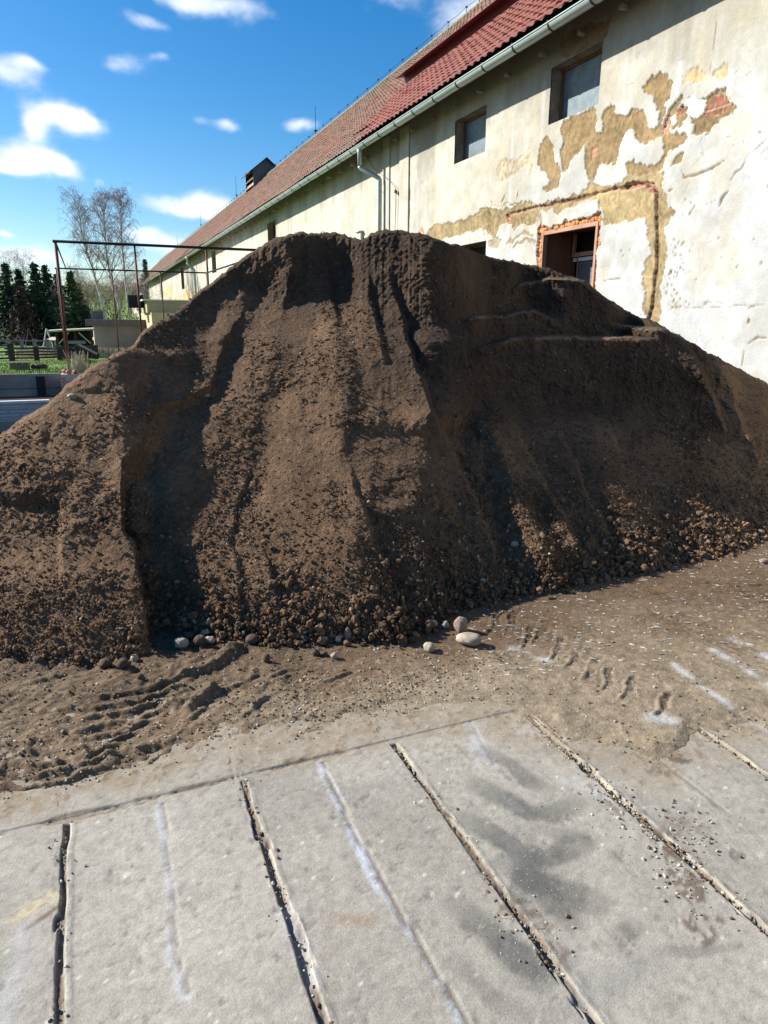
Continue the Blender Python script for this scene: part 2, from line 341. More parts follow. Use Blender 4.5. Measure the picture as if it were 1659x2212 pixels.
col = mixcol(col, (.235, .185, .125), np.clip(dst*.85, 0, 1)); crb = ss(vn(X*64, Y*64, s=57), .45, .7)*ss(dst, .2, .8); Z = Z+.003*crb; col = mixcol(col, (.13, .09, .06), crb*.6)
# soil crumbs trodden on to the slabs: stains of their own
for pts, am in (([(900, 880), (980, 930), (1060, 1000)], .5), ([(1200, 1110), (1250, 1140)], .6), ([(1250, 1180), (1330, 1300), (1330, 1400), (1400, 1500)], .75), ([(1280, 1050), (1400, 1060)], .4), ([(1100, 620), (1250, 760)], .8), ([(1200, 790), (1160, 800)], .5),
                ([(560, 1410), (620, 1480), (720, 1580)], .6), ([(150, 40+680), (380, 740)], .25)):
    dd, t = dist_poly(X, Y, [z8(*p) for p in pts]); k = ss(.045-dd+.07*fbm(X*14, Y*14, s=51, oc=5, g=.65), 0, .012)*ss(fbm(X*55, Y*55, s=52, oc=3), -.12, .05)
    col = mixcol(col, (.10, .065, .045), np.clip(k*am, 0, 1)); Z = Z+k*.003*am
yard = mesh_np('concrete_pavement', np.stack([X, Y, Z], -1), grid_faces(*X.shape), m_conc, smooth=True, cols=col); tag(yard, kind='structure')
mb = MB(); mb.box((-6, -2, -.2), (8, .26, -.006)); o = mb.build('pavement', mat('rough_concrete', (.34, .325, .29), nscale=60, namt=.2, bump=.6), None); tag(o, kind='structure')

# ------------------------------------------------------------------ mud sheet
mx_ = np.linspace(-3.6, 8.0, 1150); my_ = np.concatenate([np.linspace(1.3, 4.6, 480), np.linspace(4.62, 10, 150)])
X, Y = np.meshgrid(mx_, my_)
PX, PY = project(np.stack([X, Y, np.zeros_like(X)], -1))
bound = [(-2000, 1800), (-400, 1790), (0, 1728), (100, 1716), (160, 1690), (330, 1650), (430, 1618), (560, 1595), (700, 1590), (830, 1572), (960, 1545), (1060, 1548), (1150, 1572), (1230, 1600), (1330, 1612), (1410, 1660), (1460, 1645), (1490, 1600), (1560, 1590), (1640, 1575), (1800, 1560), (3000, 1500)]
bx, by = zip(*bound); yb = np.interp(PX, bx, by)
sc = np.interp(PX, [0, 400, 1100, 1300, 1500, 1659], [30, 45, 60, 60, 60, 60])
n1 = fbm(X*3, Y*3, oc=4, s=61); n2 = fbm(X*13, Y*13, oc=4, s=62); n3 = vn(X*45, Y*45, s=63)
mk = (yb-PY)/sc+.30*n1+.30*n2
near = np.interp(PX, [-400, 0, 330, 400, 760, 985, 1100, 1300, 1500, 1659, 2200], [1430, 1445, 1440, 1405, 1392, 1330, 1300, 1245, 1205, 1165, 1050])
t_foot = np.clip((PY-near)/np.maximum(yb-near, 20), -1, 2)         # 0 at the pile foot, 1 at the mud's edge
left = 1-ss(PX, 350, 900)
thick = np.clip(mk, -.2, 1)
Z = -.012+.0145*ss(thick, -.05, .3)+.012*ss(thick, .25, 1)+.012*(1-ss(t_foot, 0, .5))
n4 = fbm(X*34, Y*34, oc=3, s=64); gritm = ss(n4, .0, .5)
Z = Z+.0022*np.abs(n4)*ss(mk, 0, 1)*(.5+1.2*left)+(.005+.009*left)*n1*ss(mk, 0, 1)+(.004+.010*left)*n2*ss(mk, 0, 1)+.003*n3*ss(mk, 0, 1)*(.5+left)
wet = np.array([.105, .067, .038]); sand = np.array([.265, .213, .148]); mid = np.array([.175, .120, .072])
sandy = ss(t_foot+.22*n1, .12+.25*(1-ss(PX, 900, 1250)), .80)*ss(PX, 350, 800)*(1-.35*ss(PX, 1450, 1659)*ss(1450-PY, 0, 150))
col = mixcol(np.broadcast_to(wet, X.shape+(3,)), mid, ss(t_foot+.3*n1, .0, .7)); col = mixcol(col, sand, np.clip(sandy*.8, 0, 1)); col = col*.92
col = col*(1+.24*n2+.12*n3+.25*n4)[..., None]; col = mixcol(col, (.36, .31, .24), ss(vn(X*70, Y*70, s=65), .62, .8)*.55*ss(t_foot, 0, .4))
ridges = []
def rg(pl, h, wd, dark=.0): ridges.append(([G(*p) for p in pl], h, wd, dark))
rg([(350, 1450), (400, 1462), (455, 1450), (495, 1420), (510, 1400)], .05, .035)
rg([(400, 1480), (470, 1500), (530, 1478), (560, 1450)], .022, .02)
rg([(345, 1520), (400, 1530), (450, 1500), (470, 1490)], .045, .04)
rg([(250, 1475), (300, 1490), (370, 1480)], .03, .03)
rg([(0, 1440), (60, 1455), (130, 1448)], .03, .02)
for k in range(9):      # chevron tread marks pressed by a loader, left
    y0 = 1500+k*24; x0 = 330-k*22
    rg([(x0+90, y0-40), (x0, y0-6), (x0-110, y0+14), (x0-210, y0+6)], .022, .014)
    if k % 2 == 0: rg([(x0+160, y0-20), (x0+95, y0+24), (x0+20, y0+30)], .016, .012)
for k in range(7): rg([(-20+k*62, 1600+14*(k % 3)), (10+k*60, 1650-10*(k % 2)), (-10+k*62, 1700-k*14)], .014, .012)
for k in range(5): rg([(520+k*14, 1560-k*22), (585+k*20, 1500-k*14)], .014, .012)
for k, (x0, y0) in enumerate([(1060, 1355), (1095, 1350), (1130, 1385), (1155, 1375), (1195, 1410), (1225, 1430), (1265, 1455), (1300, 1475), (1345, 1495), (1420, 1530)]):
    rg([(x0+14, y0-32), (x0+4, y0-12), (x0, y0+8), (x0-12, y0+24)], .010+.004*(k % 2), .008); rg([(x0+30, y0-30), (x0+22, y0-10), (x0+18, y0+8)], -.008, .009)
for k in range(9): rg([(1500+k*17, 1262+k*9), (1580+k*15, 1272+k*11), (1659+k*12, 1268+k*12)], .014, .012)
for (a, b, c, d_) in ((1180, 1290, 1330, 1310), (1250, 1330, 1400, 1345), (1300, 1280, 1440, 1290), (1400, 1330, 1560, 1370), (1240, 1380, 1380, 1400)): rg([(a, b), (c, d_)], .006, .012)
for q in range(30):     # scrape lines to the right, faint
    x0, y0 = rng.uniform(1000, 1640), rng.uniform(1300, 1560); rg([(x0, y0), (x0+rng.uniform(30, 110), y0+rng.uniform(10, 50))], rng.uniform(-.006, .006), .008)
for q in range(40):
    x0, y0 = rng.uniform(-40, 700), rng.uniform(1455, 1640); rg([(x0, y0), (x0+rng.uniform(20, 90), y0-rng.uniform(-15, 35))], rng.uniform(-.012, .016), rng.uniform(.008, .018))
for P, h, wd, dk in ridges:
    xx = [p[0] for p in P]; yy = [p[1] for p in P]
    m_ = (X > min(xx)-.15) & (X < max(xx)+.15) & (Y > min(yy)-.15) & (Y < max(yy)+.15) & (mk > -.1)
    if not m_.any(): continue
    xx_, yy_ = X[m_], Y[m_]; wob = .018*fbm(xx_*12, yy_*12, s=71)
    dd, t = dist_poly(xx_+wob, yy_-wob, P); en = ss(np.sin(np.pi*t), 0, .4)
    brk = ss(fbm(xx_*9, yy_*9, s=72), -.5, -.05)
    k = np.exp(-(dd/(wd*1.05))**4)*en*brk; tr_ = np.exp(-((dd-wd*2.2)/(wd*1.1))**2)*en*.45*brk
    Z[m_] += h*(.62 if h > .012 else .8)*(k-.5*tr_)*(1+.45*fbm(xx_*30, yy_*30, s=73))
    cc = col[m_]; cc = cc*(1-.18*np.clip(tr_*1.5, 0, 1))[:, None]; col[m_] = cc
# pale lime streaks pressed on the sheet
for pl, wd, am in (([(1455, 1440), (1500, 1475), (1560, 1520), (1640, 1580)], .02, .7), ([(1540, 1410), (1620, 1460), (1700, 1510)], .03, .6), ([(1580, 1385), (1700, 1450)], .03, .5), ([(1110, 1405), (1180, 1430)], .03, .5), ([(1010, 1540), (1100, 1560)], .04, .5), ([(1405, 1555), (1440, 1560)], .04, .5)):
    dd, t = dist_poly(X+.03*n1, Y+.02*n2, [G(*p) for p in pl]); k = np.exp(-(dd/wd)**2)*am*ss(n2, -.5, .3); col = mixcol(col, (.5, .53, .56), np.clip(k, 0, 1))
fm = (mk > -.35); fmc = fm[:-1, :-1] | fm[1:, :-1] | fm[:-1, 1:] | fm[1:, 1:]
mud = mesh_np('mud', np.stack([X, Y, Z], -1), grid_faces(*X.shape, mask=fmc), m_mud, smooth=True, cols=np.clip(col, .01, 1)); tag(mud, kind='structure')
MUD = (mx_, my_, Z)
def mud_z(x, y):
    i = int(np.clip(np.searchsorted(my_, y), 0, len(my_)-1)); j = int(np.clip(np.searchsorted(mx_, x), 0, len(mx_)-1)); return max(float(MUD[2][i, j]), 0)

# ------------------------------------------------------------------ the soil heap
def curve_a(pts):
    q = sorted(az_el(*p) for p in pts); return np.array(q).T
foot = [(-900, 1240), (-620, 1330), (-300, 1430), (0, 1442), (90, 1447), (200, 1452), (300, 1442), (328, 1432), (345, 1412), (420, 1402), (560, 1397), (760, 1392), (900, 1385), (960, 1352), (985, 1332), (1050, 1312), (1100, 1300), (1200, 1280),
        (1300, 1248), (1400, 1226), (1500, 1206), (1600, 1188), (1659, 1165), (1800, 1120), (2100, 1040), (2600, 960)]
sil = [(-1000, 1230), (-700, 1180), (-400, 1090), (-200, 1020), (0, 945), (45, 912), (90, 880), (150, 828), (200, 788), (240, 768), (283, 752), (312, 708), (370, 680), (430, 628), (480, 590), (540, 546), (575, 522), (600, 512), (650, 501), (700, 503), (720, 498), (745, 507),
       (775, 518), (800, 504), (830, 496), (870, 501), (915, 504), (960, 522), (1005, 535), (1040, 548), (1100, 562), (1140, 572), (1190, 582), (1235, 598), (1262, 606), (1290, 632), (1370, 682), (1422, 700), (1500, 746), (1560, 776), (1620, 806), (1659, 829), (1800, 905), (2100, 985), (2600, 955)]
brk = [(-900, 1180), (-200, 1000), (0, 930), (300, 730), (450, 640), (540, 600), (590, 640), (640, 665), (700, 632), (760, 640), (830, 690), (880, 850), (940, 925), (990, 935), (1040, 878), (1100, 905), (1250, 880), (1400, 900), (1550, 930), (1600, 960), (1700, 960), (2200, 1000)]
fa, fe = curve_a(foot); sa, se = curve_a(sil); ba, be = curve_a(brk)
A = np.concatenate([np.linspace(rad(-47), rad(-32), 90)[:-1], np.linspace(rad(-32), rad(32.5), 1230), np.linspace(rad(32.5), rad(46), 90)[1:]])
NR, NC = 980, len(A)
def smc(v, sg):     # smooth along the columns so that surveyed corner points leave no creases
    kk_ = np.exp(-.5*(np.arange(-int(3*sg), int(3*sg)+1)/sg)**2); kk_ /= kk_.sum(); p_ = len(kk_)//2
    f_ = lambda r_: np.convolve(np.pad(r_, p_, mode='edge'), kk_, 'valid')
    return f_(v) if v.ndim == 1 else np.stack([f_(r_) for r_ in v])
ef = smc(np.interp(A, fa, fe), 9); ec = smc(np.interp(A, sa, se), 4)+.0036*fbm(A*40, 0, oc=5, s=81, g=.65)+.0018*fbm(A*200, 0, oc=3, s=82); ec = np.maximum(ec, ef+.06)
T = np.linspace(0, 1, NR)[:, None]
E0 = ef-.05
E = E0+(ec-E0)*T; AA = np.broadcast_to(A, E.shape)
def img_xy(a, e):
    th = a+YAW; P = np.stack([np.sin(th)*10, np.cos(th)*10, H+e*10], -1); return project(P)
IX, IY = img_xy(AA, E)                    # where each sample stands, in the units the survey curves were noted in
eb = smc(np.interp(A, ba, be), 16)
wl = ss(350-IX, -60, 60)
mt = np.interp(IX, [-300, 0, 300, 450, 800, 900, 1000, 1100, 1300, 1500, 1659, 2100], [.56, .66, .72, .63, .61, .57, .51, .45, .39, .34, .29, .26])+.03*vn(AA*9, E*6, s=83)
mf = np.interp(IX, [0, 500, 780, 850, 1000, 1060, 1300, 1500, 1659], [2.0, 2.1, 2.0, .85, .85, 1.3, 1.05, .8, .5]); mf = lerp(mf, np.maximum(mf, np.interp(IX, [800, 1100, 1400], [2.0, 1.7, 1.2])), ss(np.interp(IX, [800, 1000, 1100, 1400], [700, 690, 640, 640])-IY, -25, 25))+.3*fbm(AA*11, E*9, oc=2, s=84)
k = ss(E-eb, -.012, .016)*(1-.75*ss(500-IX, 0, 80))*(1-.5*ss(IX, 1540, 1640))
m = smc(lerp(mt, mf, k), 14)
tc_ = (ec-E); m = lerp(m, np.maximum(E, 0)+.16, ss(.008-tc_, 0, .008))
dE = np.diff(E, axis=0); I = np.vstack([np.zeros(NC), np.cumsum(dE/(np.maximum(m[1:], E[1:]+.12)-E[1:]), axis=0)])
r0 = np.argmin(np.abs(E-ef), axis=0); cN_ = np.arange(NC); I = I-(I[r0, cN_]+(ef-E[r0, cN_])/(m[r0, cN_]-E[r0, cN_]))
L = np.log(-H/ef)+I
def xcurve(pts):
    p = sorted([(y, x) for x, y in pts]); yy, xx = zip(*p); return np.interp(IY, yy, xx)
def ywin(y0, y1, f=40): return ss(IY, y0-f, y0+f)*(1-ss(IY, y1-f, y1+f))
def ynod(pts): p = sorted(pts); yy, vv = zip(*p); return np.interp(IY, yy, vv)
wob = 15*fbm(AA*26, E*26, oc=5, s=85, g=.62)
IXw = IX+wob
D = np.zeros_like(E)
# the scooped hollow beside the left lobe
xe = xcurve([(338, 1440), (330, 1400), (318, 1345), (310, 1275), (298, 1200), (272, 1146), (268, 1061), (291, 1035), (310, 990), (324, 915), (345, 888), (400, 872), (451, 850), (470, 795), (490, 735), (515, 690), (545, 612), (580, 560), (600, 520)])
d = IXw-xe; am = ynod([(1460, .0), (1415, .03), (1380, .055), (1300, .058), (1200, .052), (1100, .046), (1000, .034), (900, .022), (750, .024), (620, .026), (540, 0)])
D += am*ss(d/ynod([(1400, 4), (1060, 6), (990, 25), (900, 60), (700, 60), (560, 30)]), -.4, 1)*np.exp(-np.clip(d, 0, None)/ynod([(1400, 120), (1300, 100), (1200, 75), (1100, 60), (1000, 70), (900, 85), (800, 85), (600, 70)]))
D -= .012*np.exp(-(np.clip(-d, 0, None)/60))*(d < 0)*ywin(700, 1380)*(1-ss(d, -4, 0))
def bump(pts, wl_, wr, a, y0, y1, f=50):
    global D
    d = IXw-xcurve(pts); g = np.where(d < 0, np.exp(-(d/wl_)**2), np.exp(-(d/wr)**2)); D += a*g*ywin(y0, y1, f)
bump([(740, 640), (690, 1000), (640, 1390)], 170, 190, -.030, 720, 1400, 90)
bump([(600, 740), (440, 940), (385, 1050), (400, 1150), (470, 1290)], 45, 90, -.013, 760, 1330, 60)
bump([(700, 640), (600, 860), (540, 1100)], 40, 30, .010, 700, 1100)
bump([(700, 640), (742, 800), (735, 1000)], 38, 22, -.010, 690, 1000)


bump([(760, 1180), (850, 1350)], 70, 26, -.015, 1150, 1400, 30)
bump([(1045, 860), (1100, 1030), (1200, 1240)], 60, 24, -.026, 900, 1270, 25)

bump([(1250, 850), (1310, 1000), (1400, 1180)], 60, 30, -.018, 930, 1230)
bump([(1400, 900), (1480, 1050), (1560, 1180)], 60, 30, -.012, 950, 1200)

def step(pts, a, wl_, y0, y1, f=30, w_=9):
    global D
    d = IXw-xcurve(pts); D -= a*(1-ss(d, -w_*.4, w_))*np.exp(-np.clip(-d, 0, None)/wl_)*ywin(y0, y1, f)
step([(838, 470), (848, 600), (872, 700), (905, 800), (940, 900), (985, 990), (1040, 1120), (1090, 1250)], .028, 120, 640, 1235, 80)
step([(700, 520), (712, 600), (722, 680)], .012, 60, 560, 690, 40); step([(800, 560), (806, 650), (830, 770)], .012, 50, 610, 770, 40)
step([(622, 500), (628, 600), (612, 660)], .011, 60, 545, 660, 40); step([(560, 1180), (600, 1300)], .008, 60, 1190, 1300)
step([(1080, 870), (1130, 960), (1180, 1060), (1290, 1240)], .030, 70, 890, 1215, 35)
step([(1300, 880), (1350, 1000), (1440, 1170)], .014, 80, 930, 1170, 40); step([(1190, 890), (1235, 1000), (1330, 1190)], .010, 60, 930, 1190, 40)
step([(760, 1010), (800, 1150), (880, 1360)], .012, 80, 1040, 1350, 50); step([(540, 1000), (500, 1150), (520, 1370)], .007, 70, 1020, 1340, 50)
bump([(1150, 880), (1230, 1050), (1330, 1230)], 190, 260, -.032, 905, 1240, 60); bump([(1060, 880), (1090, 960), (1130, 1060)], 40, 26, -.016, 890, 1080, 25)
# the hanging block above the middle talus
d = IXw-xcurve([(1012, 700), (1010, 760), (1022, 850), (1014, 885), (985, 932)])
D += (-.026)*(1-ss(d, -3, 4))*np.exp(-np.clip(-d, 0, None)/190)*ywin(720, 925, 22)
D -= .026*np.exp(-((IXw-955)/48)**2-((IY-895)/42)**2)
LIP = []
# excavator benches
def bench(pts, dj, x0, x1, wd=3.0, fx=50, lip=.0):
    global D
    xx, yy = zip(*pts); yl = np.interp(IX, xx, yy)+2.5*fbm(AA*60, 3, oc=3, s=86)
    win = ss(IX, x0-fx*.4, x0+fx*.6)*(1-ss(IX, x1-fx, x1+fx))
    D += dj*ss(yl-IY, -wd, wd)*win
    D -= .010*np.exp(-((yl-IY+9)/7)**2)*win*(.4+.9*(fbm(AA*45, 7, oc=3, s=87)+.4)); LIP.append(np.exp(-((yl-IY+3)/4.5)**2)*win)
bench([(980, 765), (1040, 750), (1075, 742), (1098, 731), (1200, 724), (1290, 730), (1370, 728), (1460, 735)], .085, 1035, 1385)
bench([(960, 680), (1010, 682), (1080, 681), (1150, 668), (1200, 690), (1330, 700)], .05, 1005, 1180)
bench([(1100, 625), (1125, 612), (1190, 600), (1265, 604), (1300, 640)], .045, 1115, 1262, fx=30)
bench([(1290, 690), (1340, 702), (1440, 712), (1500, 740)], .03, 1330, 1460)
# right-hand lobes
def lobe(pts, a, wl_, y0, y1):
    global D
    d = IXw*1.0-xcurve(pts); D += a*(1-ss(d, -4, 8))*np.exp(-np.clip(-d, 0, None)/wl_)*ywin(y0, y1, 22)
lobe([(1478, 745), (1520, 800), (1560, 900), (1572, 930)], -.030, 60, 760, 925)
lobe([(1545, 770), (1590, 850), (1612, 930), (1645, 1008)], -.036, 50, 790, 1000)
D += .02*ss(IX, 1640, 1670)*ywin(850, 1020, 30)
D += .018*ss(135-IXw, -3, 8)*ss(IY-(1085+.1*IX), -3, 6)*(1-ss(IY, 1170, 1290))        # slump by the left edge
for (cx, cy, rx, ry, a) in ((385, 770, 34, 16, -.012), (300, 765, 60, 10, -.006), (215, 850, 30, 14, .008), (150, 960, 60, 30, .008), (60, 1000, 50, 40, -.008), (460, 690, 20, 30, .010), (330, 840, 22, 30, .012), (470, 730, 18, 14, -.008),
                            (180, 1180, 50, 40, .008), (60, 1290, 60, 40, -.007), (230, 1000, 30, 60, .006), (850, 1100, 40, 18, -.008), (615, 1270, 40, 60, .006), (760, 560, 40, 30, .006), (1180, 640, 60, 14, -.005), (900, 1030, 60, 60, -.006)):
    D += a*np.exp(-((IXw-cx)/rx)**2-((IY-cy)/ry)**2)
L = L+D
# surface noise: clods, runnels
Dd = np.exp(L); th = AA+YAW; x0, y0, z0 = Dd*np.sin(th), Dd*np.cos(th), H+E*Dd
rough_t = (1-.7*k)*(1-.55*ss(900-IY, 0, 200)*ss(IX, 850, 1000))
rough_t = np.clip(rough_t+.25*wl, .2, 1)
L = L+.007*fbm(x0*1.6, y0*1.6, z0*1.6, oc=3, s=91)
UA = AA+(IX-760)/800*.55*E; runn = fbm(UA*95+.8*fbm(AA*12, E*12, s=92), E*16+L*3, oc=3, s=93)
L = L+(.0010*runn+.0014*fbm(UA*34, E*9, oc=3, s=94))*(1-.85*k)
c1 = fbm(x0*9, y0*9, z0*9, oc=3, s=95, g=.6); c2 = vn(x0*38, y0*38, z0*38, s=98)
patch = ss(fbm(AA*14, E*16, oc=3, s=96), -.25, .25)
L = L-(.0042*np.maximum(c1, -.25)*1.5+.0014*c2)*rough_t*(.35+.65*patch)*(1-.8*k)
L = np.maximum.accumulate(L-.22*E, axis=0)+.22*E
Dd = np.exp(L); th = AA+YAW; x0, y0, z0 = Dd*np.sin(th), Dd*np.cos(th), H+E*Dd
c3 = fbm(x0*7, y0*7, z0*7, oc=5, s=195, g=.68); c4 = vn(x0*42, y0*42, z0*42, s=198)
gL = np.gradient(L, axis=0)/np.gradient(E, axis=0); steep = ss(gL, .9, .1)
L = L-(.0044*c3+.0012*c4)*(.45+.75*np.maximum(steep, k))-.0030*k*fbm(x0*2.6, y0*2.6, z0*2.6, oc=4, s=193)*(1-ss(.01-tc_, 0, .01)*.5)-.006*steep*fbm(AA*26, E*26+x0, oc=4, s=199)
Dd = np.exp(L); th = AA+YAW
PXX, PYY, PZZ = Dd*np.sin(th), Dd*np.cos(th), H+E*Dd
WX = 7.5
back = []
for s_ in (.12, .35, .7, 1.2, 1.8, 2.6, 3.5, 4.5, 6.0):
    dd = Dd[-1]+s_; zz = PZZ[-1]-.02*s_-.5*np.maximum(s_-.15, 0)+.06*fbm(A*20, s_*2, oc=3, s=97)*min(s_, 1)
    lim = (WX+.05)/np.maximum(np.sin(A+YAW), .05); over = dd > lim; dd = np.where(over, np.maximum(lim, Dd[-1]+.01*s_), dd)
    back.append((dd*np.sin(A+YAW), dd*np.cos(A+YAW), zz))
BX = np.stack([b[0] for b in back]); BY = np.stack([b[1] for b in back]); BZ = np.maximum(np.stack([b[2] for b in back]), -.25)
VX, VY, VZ = np.vstack([PXX, BX]), np.vstack([PYY, BY]), np.vstack([PZZ, BZ])
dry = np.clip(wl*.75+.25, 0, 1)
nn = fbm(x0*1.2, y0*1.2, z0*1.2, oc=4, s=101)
c_dark = np.array([.052, .034, .023]); c_dry_lit = np.array([.215, .130, .074])  # moist to dry soil, spread widened to deepen shade against sunlit slopes
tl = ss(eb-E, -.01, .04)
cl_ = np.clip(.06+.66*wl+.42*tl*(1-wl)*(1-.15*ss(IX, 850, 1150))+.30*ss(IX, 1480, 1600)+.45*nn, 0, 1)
cl_ = np.clip(cl_-.45*steep*wl+.35*ss(IX, 1490, 1600)*ywin(770, 1010), 0, 1); colp = mixcol(np.broadcast_to(c_dark, E.shape+(3,)), c_dry_lit, cl_)  # steep faces darkened for moist cut soil and shade; right lobe painted sunlit
for lp_ in LIP: colp = mixcol(colp, (.24, .17, .12), lp_*.7*ss(c1+.3*c2, -.4, .3))
colp = colp*(1+.20*c1+.16*c2+.16*runn+.2*c3)[..., None]
colb = np.broadcast_to(c_dark, BX.shape+(3,))*(1+.3*fbm(BX*6, BY*6, s=103))[..., None]
topg = ss(.006-tc_, 0, .006)*ss(fbm(AA*60, 0, s=104), -.1, .4)*ss(IX, 450, 600)*(1-ss(IX, 1400, 1500))
colp = mixcol(colp, (.06, .06, .03), topg*.6)
keep = (VZ[:-1, :-1] > -.12) | (VZ[1:, 1:] > -.12)
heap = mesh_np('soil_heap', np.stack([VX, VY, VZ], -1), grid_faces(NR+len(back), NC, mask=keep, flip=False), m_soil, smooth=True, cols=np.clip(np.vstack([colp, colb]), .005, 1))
tag(heap, 'huge heap of dark brown soil piled in front of the old barn wall', 'soil heap')

# ---- clods and pebbles
def ico():
    t = (1+5**.5)/2; v = np.array([(-1, t, 0), (1, t, 0), (-1, -t, 0), (1, -t, 0), (0, -1, t), (0, 1, t), (0, -1, -t), (0, 1, -t), (t, 0, -1), (t, 0, 1), (-t, 0, -1), (-t, 0, 1)], float)
    v /= np.linalg.norm(v[0]); f = np.array([(0, 11, 5), (0, 5, 1), (0, 1, 7), (0, 7, 10), (0, 10, 11), (1, 5, 9), (5, 11, 4), (11, 10, 2), (10, 7, 6), (7, 1, 8), (3, 9, 4), (3, 4, 2), (3, 2, 6), (3, 6, 8), (3, 8, 9), (4, 9, 5), (2, 4, 11), (6, 2, 10), (8, 6, 7), (9, 8, 1)])
    return v, f
IV, IF = ico()
def sub(v, f):
    v = list(map(tuple, v)); c = {}; nf = []
    def md(a, b):
        k_ = (min(a, b), max(a, b))
        if k_ not in c:
            q = (np.array(v[a])+np.array(v[b]))/2; q /= np.linalg.norm(q); c[k_] = len(v); v.append(tuple(q))
        return c[k_]
    for a, b, d_ in f:
        x, y, z = md(a, b), md(b, d_), md(d_, a); nf += [(a, x, z), (b, y, x), (d_, z, y), (x, y, z)]
    return np.array(v), np.array(nf)
IV2, IF2 = sub(IV, IF); IV3, IF3 = sub(IV2, IF2)
def scatter(name, P, S, cols, material, hi=False, flat=.75, label=None, cat=None, rnd=.38):
    bv, bf = (IV2, IF2) if hi else (IV, IF)
    n = len(P); q = rng.normal(size=(n, 4)); q /= np.linalg.norm(q, axis=1)[:, None]; w_, x, y, z = q.T
    R_ = np.stack([np.stack([1-2*(y*y+z*z), 2*(x*y-z*w_), 2*(x*z+y*w_)], -1), np.stack([2*(x*y+z*w_), 1-2*(x*x+z*z), 2*(y*z-x*w_)], -1), np.stack([2*(x*z-y*w_), 2*(y*z+x*w_), 1-2*(x*x+y*y)], -1)], 1)
    sc_ = np.stack([rng.uniform(.75, 1.3, n), rng.uniform(.6, 1.05, n), rng.uniform(.45, .95, n)], -1)
    V = bv[None]*(1+rng.uniform(-rnd, rnd, (n, len(bv), 1)))*sc_[:, None, :]; V = np.einsum('nij,nkj->nki', R_, V)*np.asarray(S)[:, None, None]
    V = V+np.asarray(P)[:, None, :]; F = (bf[None]+(np.arange(n)*len(bv))[:, None, None]).reshape(-1, 3)
    cc = np.repeat(np.asarray(cols)[:, None, :], len(bv), axis=1)
    return mesh_np(name, V.reshape(-1, 3), F, material, cols=cc)
# candidate points on the heap: rows above the foot
RR = np.arange(NR)[:, None]
zz = PZZ
wgt = (zz > .01)*1.0
foot_z = np.exp(-np.clip(zz, 0, None)/.22)
tal = ss(eb-E, -.015, .03)
dens_ = wgt*(.05+.60*tal*(patch**2*(1+1.2*ss(IX, 850, 1050))+.25*ss(IX, 850, 1050))*(1-.5*wl)+.30*wl*patch**2+1.9*foot_z*(1-.4*wl))*(np.clip(np.gradient(Dd, axis=0), 0, None)*Dd*2.0+Dd*.0085)
inx = (IX > -260) & (IX < 1900); dens_ = np.clip(dens_*inx, 0, None)
pf = dens_.ravel()/dens_.sum()
def pick(n, p): return rng.choice(p.size, n, p=p)
def soilcol(idx, n, pale=.05):
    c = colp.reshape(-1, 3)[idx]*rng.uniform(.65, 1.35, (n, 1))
    ispale = rng.random(n) < pale; c[ispale] = np.array([.34, .29, .22])*rng.uniform(.6, 1.3, (ispale.sum(), 1)); return np.clip(c, .01, .8)
PP = np.stack([PXX, PYY, PZZ], -1).reshape(-1, 3)
n = 100000; idx = pick(n, pf); S = .0026+.0095*rng.random(n)**4+(.007*foot_z*(1-.7*wl)).ravel()[idx]*rng.random(n)
o = scatter('soil_crumbs', PP[idx]+rng.normal(0, .006, (n, 3)), S, soilcol(idx, n, .028), m_clod)
tag(o, 'loose crumbs of soil and tiny pebbles covering the slopes of the heap', 'soil crumbs', kind='stuff')
# pebble band along the foot
pk = (dens_*foot_z**1.8*(1-.85*wl)*ss(PZZ, -.01, .03)).ravel(); pk /= pk.sum()
n = 7000; idx = pick(n, pk); S = .006+.020*rng.random(n)**3.2
Pp = PP[idx].copy(); Pp[:, 2] += S*.4; Pp[:, :2] += rng.normal(0, .03, (n, 2))
o = scatter('clods', Pp, S, soilcol(idx, n, .018)*1.05, m_clod, hi=True, rnd=.34)
tag(o, 'countless small brown clods and pebbles banked along the foot of the heap', 'clods', kind='stuff')
# gravel pressed in the mud
n = 4600; q = []
while len(q) < n:
    px, py = rng.uniform(-60, 1750), rng.uniform(1180, 1730)
    y_f = np.interp(px, [-400, 0, 330, 400, 760, 985, 1100, 1300, 1500, 1659, 2200], [1430, 1445, 1440, 1405, 1392, 1330, 1300, 1245, 1205, 1165, 1050]); yb_ = np.interp(px, bx, by)
    if py < y_f or py > yb_+14: continue
    t_ = (py-y_f)/max(yb_-y_f, 20); pr = .06+.85*math.exp(-((px-800)/230)**2-((t_-.62)/.26)**2)+.45*math.exp(-t_/.1)+(.25 if px < 700 else 0)
    if rng.random() > pr: continue
    p = on_Z(px, py, 0); q.append((p[0], p[1], mud_z(p[0], p[1])+.001))
for k_j, am_ in ((2, 60), (3, 120), (4, 260), (5, 420), (6, 200)):
    for q_ in range(am_):
        yj = YK-.01-abs(rng.normal(0, .75)); xj = joints[k_j]+rng.normal(0, .009)+(rng.normal(0, .03) if rng.random() < .25 else 0)
        if .5 < yj: q.append((xj, yj, -.008 if abs(xj-joints[k_j]) < .012 else .001))
for q_ in range(260): p_ = z8(*[(1300, 1300), (960, 930), (1190, 1120), (620, 1480), (1330, 1050)][q_ % 5]); q.append((p_[0]+rng.normal(0, .06), p_[1]+rng.normal(0, .07), .001))
n = len(q)
q = np.array(q); S = .0025+.006*rng.random(n)**2.5; c_ = np.where(rng.random((n, 1)) < .42, np.array([[.42, .38, .31]]), np.array([[.15, .10, .065]]))*rng.uniform(.7, 1.25, (n, 1))
